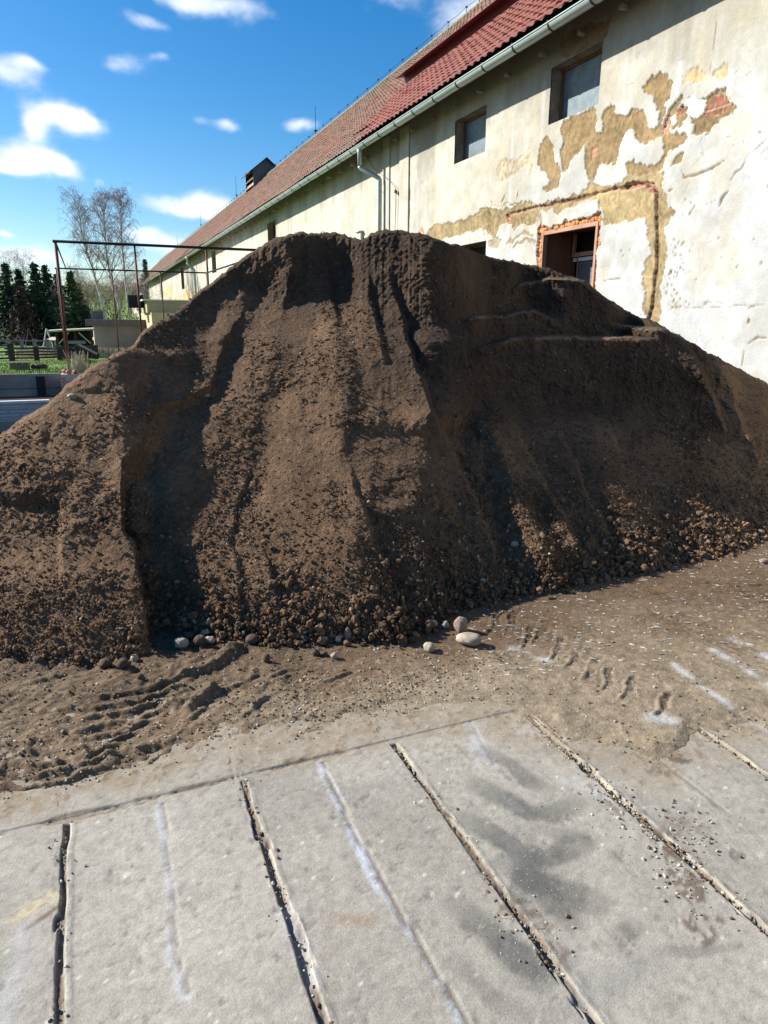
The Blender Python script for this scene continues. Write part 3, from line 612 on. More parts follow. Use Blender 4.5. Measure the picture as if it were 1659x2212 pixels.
o = scatter('gravel', q, S, c_, m_clod, rnd=.2); tag(o, 'fine pale gravel trodden into the mud before the heap', 'gravel', kind='stuff')
# chalky flakes pressed flat, right
n = 650; vv, ff, cc = [], [], []
for i in range(n):
    px, py = rng.uniform(1000, 1700), rng.uniform(1190, 1470)
    y_f = np.interp(px, [985, 1100, 1300, 1500, 1659, 2200], [1330, 1300, 1245, 1205, 1165, 1050])
    if py < y_f+8 or rng.random() > .25+.75*math.exp(-((py-y_f-90)/90)**2): continue
    p = on_Z(px, py, 0); Lh = .005+.02*rng.random()**2; wd = rng.uniform(.001, .0035); an = rng.normal(-.72, .22); z = mud_z(p[0], p[1])+.0045
    u = np.array([math.cos(an), math.sin(an)])*Lh; v_ = np.array([-math.sin(an), math.cos(an)])*wd; b_ = len(vv)
    for s1, s2, hz in ((-1, 0, 0), (0, -1, .001), (1, 0, 0), (0, 1, .001)): vv.append((p[0]+u[0]*s1+v_[0]*s2, p[1]+u[1]*s1+v_[1]*s2, z+hz))
    for s1, s2 in ((-1, 0), (0, -1), (1, 0), (0, 1)): vv.append((p[0]+u[0]*s1*.8+v_[0]*s2*.8, p[1]+u[1]*s1*.8+v_[1]*s2*.8, z-.004))
    ff += [(b_, b_+1, b_+2, b_+3)]+[(b_+4+a_, b_+4+(a_+1) % 4, b_+(a_+1) % 4, b_+a_) for a_ in range(4)]
m_flake = mat('chalk', (.62, .58, .52), nscale=30, namt=.15)
o = mesh_np('chalk_flakes', vv, ff, m_flake); tag(o, 'thin white flakes pressed into the mud right of the heap', 'chalk flakes', kind='stuff')
# stones one can point at
m_pale = mat('pale_stone', (.40, .34, .26), nscale=25, namt=.3, bump=.6, bscale=60, col2=(.25, .19, .135))
m_grey = mat('grey_stone', (.33, .30, .26), nscale=25, namt=.3, bump=.5, bscale=60, col2=(.2, .17, .13))
m_brown = mat('brown_clod', (.105, .07, .045), nscale=40, namt=.4, bump=1, bscale=80, col2=(.07, .046, .03))
m_pink = mat('lumpy_stone', (.33, .24, .18), nscale=25, namt=.3, bump=1, bscale=70, col2=(.22, .15, .11))
def stone(name, px, py, wpx, hpx, material, label, cat, seed, lump=.1, hi=0, group=None, rz=None, onheap=False):
    if onheap:
        i = int(np.argmin((IX-px)**2+(IY-py)**2)); p = PP[i].copy(); base_z = p[2]-.2*hpx/1500*Dd.ravel()[i]
    else:
        p = on_Z(px, py+hpx*.42, 0); base_z = mud_z(p[0], p[1])
    dep = np.linalg.norm(p-np.array([0, 0, H])); s = dep/1500
    v = IV3.copy(); r_ = 1+lump*3.2*fbm(v[:, 0]*1.1+seed, v[:, 1]*1.1, v[:, 2]*1.1, oc=3, s=seed)+lump*.8*fbm(v[:, 0]*4+seed, v[:, 1]*4, v[:, 2]*4, oc=2, s=seed)
    v = v*r_[:, None]; a = wpx*s/2*.92; h_ = hpx*s/2*.95; d_ = min(a, h_*1.5)*.9
    an = -YAW if rz is None else rz; v = v*np.array([a, d_, h_]); v[:, 2] = np.maximum(v[:, 2], -h_*.8)
    v = np.stack([v[:, 0]*math.cos(an)-v[:, 1]*math.sin(an), v[:, 0]*math.sin(an)+v[:, 1]*math.cos(an), v[:, 2]+h_*.74], -1)
    o = mesh_np(name, v, IF3, material, smooth=True); o.location = (p[0], p[1], base_z); tag(o, label, cat, group); return o
ST = 'loose stones at the foot of the heap'
stone('stone', 1013, 1385, 54, 30, m_pale, 'long smooth cream stone lying flat on the mud, largest of the pale stones', 'stone', 1, .1, group=ST, rz=-YAW-.35)
stone('stone', 928, 1403, 27, 21, m_pale, 'white wedge-shaped stone alone on bare mud below the heap', 'stone', 2, .16, group=ST)
stone('stone', 994, 1355, 30, 40, m_pink, 'tall lumpy pinkish lump on the mud behind the long cream stone', 'stone', 3, .14, group=ST)
stone('stone', 934, 1355, 26, 18, m_pale, 'small oval pale stone half among the brown clods above the wedge-shaped one', 'stone', 4, .07, group=ST)
stone('stone', 962, 1358, 18, 18, m_grey, 'angular grey stone next to the small oval pale one', 'stone', 5, .14, group=ST)
stone('clod', 577, 1430, 16, 22, m_brown, 'dark upright clod standing alone on the mud', 'clod', 6, .1)
stone('clod', 546, 1388, 26, 26, m_brown, 'round brown clod as big as a fist at the edge of the heap', 'clod', 7, .1)
stone('stone', 395, 1398, 34, 24, m_grey, 'grey whitish angular stone at the mouth of the dark hollow', 'stone', 8, .18, group=ST)
stone('stone', 455, 1390, 27, 17, m_pale, 'flat cream stone on brown clods right of the hollow', 'stone', 9, .12, group=ST)
stone('clod', 432, 1392, 26, 26, m_brown, 'brown clod leaning beside the flat cream stone in the hollow', 'clod', 10, .15)
stone('clod', 408, 1378, 28, 20, m_brown, 'brown clod behind the grey angular stone in the hollow', 'clod', 11, .15)
stone('stone', 752, 1378, 19, 34, m_pink, 'upright egg-shaped brownish stone leaning on the heap', 'stone', 12, .08, group=ST)
stone('stone', 702, 1390, 18, 18, m_pale, 'round pale stone left of the upright egg-shaped one', 'stone', 13, .1, group=ST)
stone('stone', 682, 1392, 13, 13, m_grey, 'little grey pebble left of the round pale stone', 'stone', 14, .1, group=ST)
stone('stone', 1411, 1228, 15, 15, m_pale, 'round white pebble alone at the right foot of the heap', 'stone', 15, .05, group=ST)
stone('stone', 1650, 1219, 22, 11, m_pink, 'flat brownish stone on the mud at the right edge', 'stone', 16, .1, group=ST)
stone('stone', 723, 1424, 16, 16, m_pale, 'small cream stone behind its long shadow, last of the row on the mud', 'stone', 17, .12, group=ST)
stone('clod', 682, 1418, 20, 16, m_brown, 'brown clod first of the row of three on the mud', 'clod', 18, .15)
stone('clod', 702, 1420, 14, 13, m_brown, 'small brown clod in the middle of the row of three on the mud', 'clod', 19, .15)
stone('stone', 1042, 1257, 14, 12, m_pale, 'smooth grey-white pebble in the dark foot of the heap', 'stone', 20, .06, group=ST, onheap=True)
stone('stone', 1112, 1178, 20, 14, m_grey, 'grey oval stone lying on the slope above the foot', 'stone', 21, .07, group=ST, onheap=True)
stone('stone', 383, 1258, 14, 9, m_grey, 'bluish grey stone inside the shadowed hollow', 'stone', 22, .07, group=ST, onheap=True)
stone('stone', 388, 1353, 14, 11, m_pale, 'pale pebble deep in the shadow of the hollow', 'stone', 23, .07, group=ST, onheap=True)
stone('clod', 590, 1265, 26, 22, m_brown, 'large round clod on the slope above the foot, middle left', 'clod', 24, .12, onheap=True)
stone('stone', 448, 856, 14, 8, m_pale, 'flat white stone on the upper left slope', 'stone', 25, .1, group=ST, onheap=True)
stone('stone', 155, 858, 20, 12, m_grey, 'long grey stone near the left skyline of the heap', 'stone', 26, .15, group=ST, onheap=True)
stone('clod', 230, 1445, 26, 22, m_brown, 'big brown clod at the foot of the left lobe', 'clod', 27, .18)
stone('clod', 268, 1447, 26, 20, m_brown, 'big brown clod second from the left at the foot of the left lobe', 'clod', 28, .18)
stone('stone', 292, 1432, 15, 20, m_pale, 'pale chip standing between the clods of the left lobe', 'stone', 29, .18, group=ST)
stone('clod', 305, 1475, 20, 18, m_brown, 'dark clod alone on the mud below the left lobe', 'clod', 30, .12)
stone('clod', 85, 1440, 22, 20, m_brown, 'brown clod farthest left at the foot of the heap', 'clod', 31, .12)
CG = 'fist-sized brown clods along the foot of the heap'
protos = []
for k_ in range(6):
    v = IV3*(1+.3*fbm(IV3[:, 0]*1.3+k_*5, IV3[:, 1]*1.3, IV3[:, 2]*1.3, oc=4, s=200+k_)[:, None]); v = v*np.array([1, .85, .75])
    me_ = mesh_np('clod', v, IF3, m_brown if k_ else m_pink, smooth=True); protos.append(me_)
usedp = [False]*6; fxs = [p[0] for p in foot]; fys = [p[1] for p in foot]
for q in range(190):
    px = (rng.uniform(350, 1670) if q % 7 else rng.uniform(-20, 330)) if q > 110 else rng.normal(900, 230); up_ = abs(rng.normal(0, 22)); py = np.interp(px, fxs, fys)-up_+6
    i = int(np.argmin((IX[:, ::1]-px)**2+(IY-py)**2)) if py < np.interp(px, fxs, fys) else -1
    p = PP[i] if i >= 0 else on_Z(px, py, 0)
    s = rng.uniform(.012, .024); k_ = int(rng.integers(0, 6)) if rng.random() > .3 else 1
    o = protos[k_] if not usedp[k_] else protos[k_].copy()
    if usedp[k_]: C.objects.link(o)
    usedp[k_] = True; o.location = (p[0], p[1], max(p[2], 0)+s*.35); o.scale = (s, s*rng.uniform(.8, 1.1), s*rng.uniform(.7, 1)); o.rotation_euler = (rng.uniform(-.4, .4), rng.uniform(-.4, .4), rng.uniform(0, 6.3))
    tag(o, 'brown clod among the many lying in a band along the foot of the heap', 'clod', CG)
for k_ in range(6):
    if not usedp[k_]: bpy.data.objects.remove(protos[k_])

# ------------------------------------------------------------------ the barn
def W(px, py): p = on_X(px, py, WX); return p[1], p[2]
def s2(x, y): return x/1.82278, y/1.82278
def wz3(x, y): return W(*s2(x*.678+1900, y*.678))
def wz2(x, y): return W(*s2(x*.7233+900, y*.7233))
def wz1(x, y): return W(*s2(x*.6631, y*.6631+700))
def wza(x, y): return W(*s2(x*.211+450, y*.211+1000))
XE = 6.92                                        # front edge of the eaves
p_e = [on_X(*s2(x, y), XE)[2] for x, y in ((2320, 0), (1900, 264), (1406, 579), (900, 904))]
ZE = float(np.mean(p_e)); print('eave z', p_e)
XR = 12.6
rr_ = [on_X(px, py, XR)[2] for px, py in ((1080, 0), (845, 175), (590, 370), (509, 428))]; ZR = float(np.mean(rr_)); print('ridge z', rr_)
PT = (ZR-ZE)/(XR-XE); print('pitch', PT, 'wall z top', ZE+PT*(WX-XE))
YF = 131.0; YN = -9.0
barn = empty('barn'); tag(barn, 'long old barn with red tiled roof and flaking cream plaster walls', 'barn')
# openings: y0, y1, z0, z1, depth
def opening(a, b, fn):   # a = upper left, b = lower right on the photograph
    (ya, za), (yb_, zb_) = fn(*a), fn(*b); return [min(ya, yb_), max(ya, yb_), min(za, zb_), max(za, zb_)]
w1 = opening((394, 380), (668, 614), wz3); w1[3] = (wz3(690, 268)[1]+wz3(394, 375)[1])/2; w1[2] = (wz3(394, 716)[1]+wz3(666, 612)[1])/2; w1[0] = wz3(688, 400)[0]; w1[1] = wz3(394, 500)[0]
w2 = [wz2(1401, 700)[0], wz2(1230, 800)[0], (wz2(1228, 892)[1]+wz2(1395, 827)[1])/2, (wz2(1234, 640)[1]+wz2(1402, 592)[1])/2]
dr = [wz3(656, 1450)[0], wz3(340, 1450)[0], .6, (wz3(345, 1342)[1]+wz3(650, 1288)[1])/2]
w4 = [wz2(1402, 1340)[0], wz2(1262, 1340)[0], 2.0, wz2(1400, 1310)[1]]
w5 = [wz2(257, 1250)[0], wz2(212, 1250)[0], wz2(240, 1335)[1], wz2(235, 1205)[1]]
w6 = [wz1(1283, 500)[0], wz1(1258, 500)[0], wz1(1270, 565)[1], wz1(1262, 436)[1]]
w7 = [wza(1298, 400)[0], wza(1245, 400)[0], wza(1290, 655)[1], wza(1250, 265)[1]]
w8 = [wza(905, 700)[0], wza(872, 700)[0], wza(895, 815)[1], wza(860, 440)[1]]
w9 = [wza(630, 700)[0], wza(598, 700)[0], wza(620, 860)[1]-.6, wza(600, 610)[1]]
wA = [wza(425, 800)[0], wza(402, 800)[0], wza(418, 960)[1], wza(405, 700)[1]]
wB = [wza(368, 1100)[0], wza(355, 1100)[0], wza(360, 1200)[1], wza(360, 1110)[1]]
wC = [wza(412, 1100)[0], wza(398, 1100)[0], wza(405, 1200)[1], wza(405, 1090)[1]]
OPS = [w1, w2, dr, w4, w5, w6, w7, w8, w9, wA, wB, wC]
for q in OPS: print('opening', [round(v, 2) for v in q])
def insert(ax, vals):
    ax = np.array(ax)
    for v in vals:
        i = int(np.argmin(np.abs(ax-v))); ax[i] = v
    return np.unique(ax)
wy = insert(np.concatenate([np.arange(YN, 4.5, .5), np.arange(4.5, 12.6, .0135), np.arange(12.6, 21, .028), np.arange(21, YF, .14), [YF]]), [v for q in OPS for v in q[:2]])
ZT = ZE+PT*(WX-XE)-.10
wzv = insert(np.concatenate([[-.15, .5], np.arange(.9, ZT, .0165), [ZT]]), [v for q in OPS for v in q[2:]])
Yw, Zw = np.meshgrid(wy, wzv)
n1 = fbm(Yw*.9, Zw*.9, oc=4, s=111); n2 = fbm(Yw*5, Zw*5, oc=4, s=112); n3 = fbm(Yw*22, Zw*22, oc=3, s=113)
streak = fbm(Yw*2.6, Zw*.22, oc=4, s=114); st2 = fbm(Yw*7, Zw*.5, oc=3, s=115)
cream = np.array([.42, .397, .33]); white = np.array([.465, .472, .465]); grey = np.array([.27, .255, .22])
col = mixcol(np.broadcast_to(cream, Yw.shape+(3,)), grey, ss(streak+.5*n1, .0, .55)*.55)
low = ss((WX*.40+1.7-Zw)+.9*n1+.35*n2-.18*np.clip(Yw-9, 0, 6), -.3, .9)
col = mixcol(col, white, np.clip(low+.35*ss(st2, .15, .5)+.3*ss(n2, .25, .5), 0, 1)*.9)
blotch = ss(fbm(Yw*1.7+4, Zw*1.7, oc=5, s=116), .12, .42); col = mixcol(col, (.42, .37, .27), blotch*.5); mot = fbm(Yw*3.3, Zw*3.3, oc=5, s=118, g=.65); col = col*(1+.26*mot)[..., None]; gs_ = ss(fbm(Yw*1.3+9, Zw*1.1, oc=5, s=119, g=.6), .02, .35); col = mixcol(col, (.33, .315, .27), gs_*.45)
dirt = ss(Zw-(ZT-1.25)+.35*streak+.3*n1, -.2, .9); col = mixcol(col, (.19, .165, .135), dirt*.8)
col = col*(1+.06*n2+.05*n3)[..., None]
col = col*(1+.16*ss(Yw, 11, 16))[..., None]  # mid and far wall lightened in the colour to look sunlit
for yy_, wd, am in ((wz3(860, 500)[0], .035, .7), (wz3(180, 700)[0], .04, .6), (wz3(1390, 60)[0], .03, .3), (wz3(340, 800)[0], .05, .5), (wz2(945, 1000)[0], .06, .9), (wz2(880, 1000)[0], .05, .9), (wz2(1550, 700)[0], .03, .5), (wz2(590, 1100)[0], .05, .5)):
    kk = np.exp(-((Yw-yy_-.02*n2)/wd)**2)*am*ss(ZT-.9-Zw+.5*n1, 0, .5); col = mixcol(col, (.47, .465, .445), kk)
dz = np.zeros_like(Yw)+.006*n1+.0025*n2+.0008*n3
qy = Yw+.085*fbm(Yw*7, Zw*7, oc=5, s=121, g=.7); qz = Zw+.085*fbm(Yw*7, Zw*7, oc=5, s=122, g=.7)
tan1 = np.array([.245, .172, .088]); tan2 = np.array([.315, .24, .128]); brick = np.array([.34, .145, .095])
pmask = np.zeros_like(Yw)
def patchp(pts, fn, c, depth, am=1.0, fade=0.0):
    global col, dz, pmask
    P = [fn(*p) for p in pts]; yy = [p[0] for p in P]; z_ = [p[1] for p in P]
    iy = (wy > min(yy)-.2) & (wy < max(yy)+.2); iz = (wzv > min(z_)-.2) & (wzv < max(z_)+.2); sl_ = np.ix_(iz, iy)
    ins = inside(qy[sl_], qz[sl_], P)
    a = ins*am*(1-fade*ss(n1[sl_], -.2, .2))
    cc = np.asarray(c)*(1+.40*n2[sl_]+.40*n3[sl_]+.30*n1[sl_])[..., None]
    col[sl_] = col[sl_]*(1-a[..., None])+cc*a[..., None]; dz[sl_] = np.where(ins, depth+.008*n2[sl_]+.006*n3[sl_], dz[sl_]); pmask[sl_] = np.maximum(pmask[sl_], ins)
patchp([(80, 1000), (100, 930), (180, 925), (250, 900), (262, 855), (290, 862), (288, 950), (275, 1010), (255, 1000), (250, 950), (200, 1000), (130, 1045), (90, 1050)], wz3, (.50, .43, .29), .005, .8)
patchp([(320, 890), (330, 830), (380, 780), (400, 850), (415, 900), (440, 960), (450, 1010), (440, 1080), (400, 1110), (360, 1120), (350, 1090), (385, 1060), (380, 1020), (340, 990), (315, 960)], wz3, tan1, .022)
patchp([(465, 700), (655, 625), (668, 700), (660, 780), (700, 760), (690, 700), (705, 640), (745, 605), (775, 620), (780, 660), (840, 665), (880, 630), (930, 640), (960, 690), (965, 740), (985, 755), (1015, 730), (1020, 650), (1000, 600), (1000, 560), (945, 545), (935, 490), (990, 450), (1060, 430), (1105, 465), (1095, 560), (1060, 600), (1070, 640), (1040, 700),
       (1030, 760), (1100, 790), (1170, 770), (1180, 800), (1160, 840), (1090, 870), (1060, 900), (1040, 800), (990, 815), (930, 840), (890, 800), (870, 740), (840, 760), (790, 850), (780, 920), (775, 970), (740, 945), (690, 940), (660, 960), (650, 1020), (640, 1060), (600, 1030), (590, 960), (600, 900), (590, 850), (560, 890), (510, 930), (500, 965), (465, 1000), (450, 940), (455, 880), (470, 800), (450, 760)], wz3, tan1, .022)
patchp([(820, 960), (850, 930), (880, 925), (895, 945), (960, 950), (1010, 960), (1035, 950), (1060, 880), (1075, 890), (1050, 960), (1025, 1010), (950, 1015), (900, 1030), (850, 1030), (835, 990)], wz3, tan1, .022)
patchp([(1155, 495), (1165, 440), (1240, 390), (1280, 400), (1305, 445), (1240, 470), (1180, 490)], wz3, (.44, .34, .2), .012)
patchp([(1340, 440), (1345, 400), (1410, 365), (1418, 430), (1370, 460)], wz3, (.42, .32, .19), .012)
patchp([(1055, 690), (1100, 600), (1150, 545), (1165, 560), (1130, 640), (1200, 620), (1290, 580), (1350, 520), (1420, 510), (1432, 570), (1475, 590), (1470, 640), (1400, 690), (1310, 760), (1240, 790), (1215, 780), (1225, 700), (1190, 690), (1120, 760), (1060, 740)], wz3, tan1*.95, .026)
patchp([(1290, 640), (1340, 560), (1415, 540), (1445, 600), (1380, 660), (1300, 680)], wz3, brick, .034)
patchp([(1030, 745), (1060, 665), (1085, 660), (1075, 720), (1060, 785), (1035, 780)], wz3, (.45, .22, .14), .034)
patchp([(1115, 655), (1160, 620), (1178, 650), (1130, 692)], wz3, brick, .034)
patchp([(1180, 560), (1215, 545), (1235, 600), (1290, 600), (1300, 640), (1250, 680), (1190, 690), (1170, 620)], wz3, (.68, .65, .58), .012)
patchp([(1085, 680), (1115, 670), (1125, 720), (1100, 745), (1080, 720)], wz3, (.68, .65, .58), .008)
patchp([(625, 865), (660, 850), (655, 920), (635, 935)], wz3, (.45, .21, .12), .034)
patchp([(1095, 965), (1130, 905), (1158, 905), (1140, 945)], wz3, tan1, .02)
patchp([(1830, 0)], wz3, tan1, .0) if False else None
band = [wz2(*p) for p in ((1070, 1275), (1120, 1222), (1200, 1208), (1270, 1200), (1340, 1168), (1390, 1135), (1500, 1140), (1655, 1096))]
band += [wz3(*p) for p in ((60, 1190), (125, 1188), (200, 1190), (280, 1165), (330, 1190), (480, 1150), (600, 1110), (630, 1050), (690, 1085), (760, 1090), (800, 1060), (840, 1020), (900, 1010), (1000, 1005), (1055, 1000), (1045, 1060), (1040, 1130), (1070, 1140), (1080, 1210), (1130, 1225), (1090, 1280), (1050, 1310), (1045, 1360), (1072, 1480), (1060, 1600), (1030, 1660), (1045, 1750),
                           (1010, 1900), (960, 1870), (925, 1800), (945, 1700), (930, 1600), (935, 1520), (985, 1480), (965, 1400), (945, 1300), (940, 1272), (880, 1280), (840, 1290), (705, 1300), (705, 1230), (672, 1210), (668, 1160), (560, 1185), (500, 1200), (430, 1250), (400, 1220), (330, 1225), (310, 1290), (250, 1310), (220, 1290), (190, 1330), (150, 1290), (100, 1310), (70, 1380), (30, 1360), (10, 1330))]
band += [wz2(*p) for p in ((1400, 1300), (1380, 1250), (1300, 1268), (1180, 1300), (1100, 1320))]
patchp(band, lambda a, b: (a, b), tan2, .016)
patchp([(30, 1400), (60, 1380), (110, 1390), (90, 1440), (50, 1450)], wz3, tan2, .01, .8)
for pl in ([(140, 1420), (190, 1380), (240, 1350), (290, 1370)], [(180, 1440), (240, 1400), (300, 1410)], [(330, 1260), (340, 1340)]):
    dd, t = dist_poly(qy, qz, [wz3(*p) for p in pl]); kk = ss(.028-dd, -.004, .004); col = mixcol(col, tan2*.85, kk*.8); dz = dz+kk*.012
def crack(pl, fn, wd, c, depth, am=1.0, rg_=.02, tap=True):
    global col, dz
    P = [fn(*p) for p in pl]; yy = [p[0] for p in P]; z_ = [p[1] for p in P]
    iy = (wy > min(yy)-.2) & (wy < max(yy)+.2); iz = (wzv > min(z_)-.2) & (wzv < max(z_)+.2); sl_ = np.ix_(iz, iy)
    a_, b_ = Yw[sl_], Zw[sl_]; dd, t = dist_poly(a_+rg_*fbm(a_*16, b_*16, oc=3, s=131), b_+rg_*fbm(a_*16, b_*16, oc=3, s=132), P)
    ww = wd*(.75+.5*fbm(a_*6, b_*6, s=133))*((.3+.7*np.sin(np.pi*t)) if tap else 1); kk = ss(ww-dd, -.006, .006)*am
    cc = np.asarray(c)*(1+.3*n3[sl_])[..., None]; col[sl_] = col[sl_]*(1-kk[..., None])+cc*kk[..., None]; dz[sl_] = dz[sl_]+kk*depth
ch = [(135, 1250), (300, 1205), (500, 1168), (560, 1155), (690, 1112), (830, 1085), (930, 1068), (985, 1075), (1005, 1130), (1008, 1200), (1005, 1300), (1012, 1450), (1000, 1600), (985, 1750), (965, 1850)]
crack(ch[:6], wz3, .035, (.30, .17, .10), .035, tap=False); crack(ch[5:9], wz3, .055, (.36, .17, .11), .035, tap=False); crack(ch[8:], wz3, .050, (.20, .13, .075), .04, tap=False)
crack([(830, 1085), (920, 1066)], wz3, .03, (.42, .2, .12), .03); crack([(940, 1080), (1000, 1120)], wz3, .045, (.40, .15, .12), .035)
crack([(130, 1250), (165, 1300)], wz3, .06, (.35, .16, .09), .03)
dk = (.24, .17, .11)
for pl, wd in (([(1155, 985), (1170, 1035), (1250, 1010), (1340, 975), (1405, 930)], .022), ([(1435, 1055), (1470, 1000), (1500, 985), (1530, 930)], .016), ([(1372, 1200), (1390, 1150), (1425, 1110)], .026), ([(1080, 1112), (1105, 1095)], .014), ([(1195, 1255), (1220, 1215)], .016), ([(1220, 1215), (1235, 1190)], .01),
               ([(1290, 790), (1320, 765)], .02), ([(1600, 775), (1615, 760)], .012), ([(1570, 880), (1658, 800)], .006), ([(1610, 900), (1640, 870), (1658, 860)], .006), ([(1445, 660), (1458, 645)], .012), ([(1270, 1790), (1310, 1760), (1350, 1750), (1400, 1765)], .006), ([(1080, 1785), (1300, 1790), (1500, 1775), (1650, 1770)], .004),
               ([(1530, 2000), (1600, 1960), (1650, 1965)], .014), ([(1540, 1880), (1545, 1850)], .02), ([(1395, 1980), (1395, 1950)], .01), ([(1505, 2130), (1515, 2040)], .008), ([(1545, 1790), (1580, 1780)], .014), ([(1470, 1560), (1490, 1530)], .008), ([(200, 1160), (205, 1110)], .012), ([(108, 1180), (132, 1135)], .014), ([(55, 1200), (50, 1160)], .014),
               ([(700, 1630), (760, 1620), (800, 1618)], .012), ([(1190, 130), (1200, 120)], .014), ([(1025, 440), (1030, 420)], .008), ([(1340, 300), (1352, 200), (1365, 60)], .006), ([(1000, 190+1390), (1005, 1600)], .01), ([(310, 1210), (325, 1260), (312, 1330)], .01), ([(672, 1160), (678, 1230)], .008), ([(430, 1110), (440, 1060)], .008)): crack(pl, wz3, wd, dk, .014, rg_=.012)
for pl, wd in (([(1430, 1085), (1438, 1115)], .02), ([(1490, 1105), (1505, 1060)], .02), ([(1570, 1080), (1577, 1035)], .014), ([(1390, 1145), (1398, 1120)], .02), ([(1050, 985), (1055, 1000)], .02), ([(987, 930), (988, 1100), (985, 1240)], .012), ([(1640, 830), (1650, 900), (1640, 950)], .03), ([(860, 1000), (862, 1240)], .02), ([(550, 950), (570, 1100)], .01)): crack(pl, wz2, wd, (.36, .28, .18), .012, rg_=.012)
patchp([(1460, 940), (1475, 880), (1500, 858), (1560, 865), (1615, 850), (1640, 800), (1659, 800), (1659, 900), (1610, 880), (1600, 910), (1540, 950), (1500, 985), (1470, 980)], wz2, (.46, .39, .27), .006, .85)
patchp([(1030, 1265), (1050, 1230), (1060, 1262), (1070, 1275)], wz2, (.5, .3, .15), .01)
for q in range(46):
    a0, b0 = rng.uniform(180, 1640), rng.uniform(300, 1700)
    if q % 3 == 0: a0 = rng.uniform(1100, 1640)
    an = rng.uniform(-1.9, -.2); ln_ = rng.uniform(15, 70)
    crack([(a0, b0), (a0+ln_*math.cos(an)*.5+rng.normal(0, 5), b0-ln_*abs(math.sin(an))*.5), (a0+ln_*math.cos(an), b0-ln_*abs(math.sin(an)))], wz3, rng.uniform(.003, .009), (.30, .24, .17), .008, am=.8, rg_=.015)
for q in range(130):        # pock marks
    y_, z_ = rng.uniform(5.2, 9.4), rng.uniform(1.2, 3.6)
    if q < 70: y_, z_ = wz3(rng.normal(1120, 40), rng.uniform(1380, 1800))
    iy = np.abs(wy-y_) < .12; iz = np.abs(wzv-z_) < .12; sl_ = np.ix_(iz, iy)
    if not iy.any() or not iz.any(): continue
    kk = ss(rng.uniform(.006, .028)-np.hypot((Yw[sl_]-y_)*1.3, Zw[sl_]-z_)+.012*n3[sl_], -.004, .006)*(1-pmask[sl_]); col[sl_] = col[sl_]*(1-kk[..., None]*.6)+np.array([.3, .22, .14])*kk[..., None]*.6; dz[sl_] += kk*.01
patchp([(1150, 1975), (1180, 1975), (1200, 1985), (1240, 1960), (1275, 1980), (1300, 2040), (1390, 2090), (1340, 2090), (1280, 2050), (1220, 2010)], wz3, (.52, .55, .60), -.004, .8)
patchp([(458, 330), (452, 215), (600, 130), (745, 105), (725, 200), (690, 245), (560, 318)], wz3, (.19, .125, .085), .012, .85)
# far wall: peeled places low down
for pl in ([(925, 640), (965, 655), (1000, 620), (1020, 590), (1060, 560), (1070, 520), (1090, 620), (1100, 830), (1060, 830), (1050, 720), (1000, 700), (1010, 820), (960, 850), (940, 760)], [(860, 880), (1000, 840), (1200, 800), (1280, 780), (1330, 720), (1320, 620), (1360, 570), (1400, 690), (1440, 740), (1490, 690), (1560, 700), (1560, 900)], [(290, 1050), (470, 1020), (480, 1040), (300, 1070)]): patchp(pl, wza, (.56, .42, .22), .012)
for kx in ((620, 740), (700, 860), (740, 860), (300, 700), (330, 840), (1600, 620), (1640, 640)):
    pass
Xw = WX+dz
def opmask():
    fm = np.ones((len(wzv)-1, len(wy)-1), bool); cy = (wy[1:]+wy[:-1])/2; cz = (wzv[1:]+wzv[:-1])/2
    for a, b, c, d_ in OPS: fm[np.ix_((cz > c) & (cz < d_), (cy > a) & (cy < b))] = False
    return fm
# brick courses where the undercoat has gone too
bm = (col[..., 0] > col[..., 1]*1.75) & (Yw < 13); rowb = np.floor(Zw/.078); jy = np.mod(Yw/.26+.5*np.mod(rowb, 2), 1); jz = np.mod(Zw/.078, 1); jo = ((jy < .05) | (jz < .14)) & bm
col = np.where(jo[..., None], np.array([.36, .30, .22])*(1+.3*n3)[..., None], np.where(bm[..., None], col*(.8+.35*vn(np.floor(Yw/.26+.5*np.mod(rowb, 2))+.5, rowb+.5, s=137))[..., None], col)); Xw = Xw+jo*.008
# the raw brick margin round the doorway
P_m = [wz3(*p) for p in ((315, 1700), (312, 1500), (318, 1340), (330, 1318), (430, 1310), (470, 1290), (540, 1275), (580, 1262), (640, 1255), (688, 1240), (695, 1290), (690, 1340), (680, 1420), (660, 1450), (668, 1520), (655, 1620), (664, 1750), (640, 1800), (340, 1800))]
iy = (wy > dr[0]-.4) & (wy < dr[1]+.4); sl_ = np.ix_(np.ones(len(wzv), bool), iy)
ins = inside(qy[sl_], qz[sl_], P_m)
bc = np.where((np.mod(Zw[sl_]*13+n2[sl_], 1) < .18)[..., None], np.array([.30, .2, .12]), np.array([.50, .21, .075]))*(1+.45*n2[sl_]+.4*n3[sl_])[..., None]
col[sl_] = np.where(ins[..., None], bc, col[sl_]); Xw[sl_] = np.where(ins, WX+.05+.03*n2[sl_]+.02*n3[sl_], Xw[sl_])
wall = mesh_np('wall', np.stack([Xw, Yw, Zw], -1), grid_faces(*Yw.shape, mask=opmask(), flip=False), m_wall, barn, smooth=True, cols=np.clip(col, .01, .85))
m_plain = mat('plain_plaster', (.55, .50, .40), nscale=3, namt=.15, bump=.4, col2=(.45, .40, .31))
mb = MB(); xb = 2*XR-WX
mb.box((WX+.02, YN-.3, -.2), (xb, YN, ZT)); mb.box((WX+.02, YF, -.2), (xb, YF+.3, ZT)); mb.box((xb, YN, -.2), (xb+.3, YF, ZT))
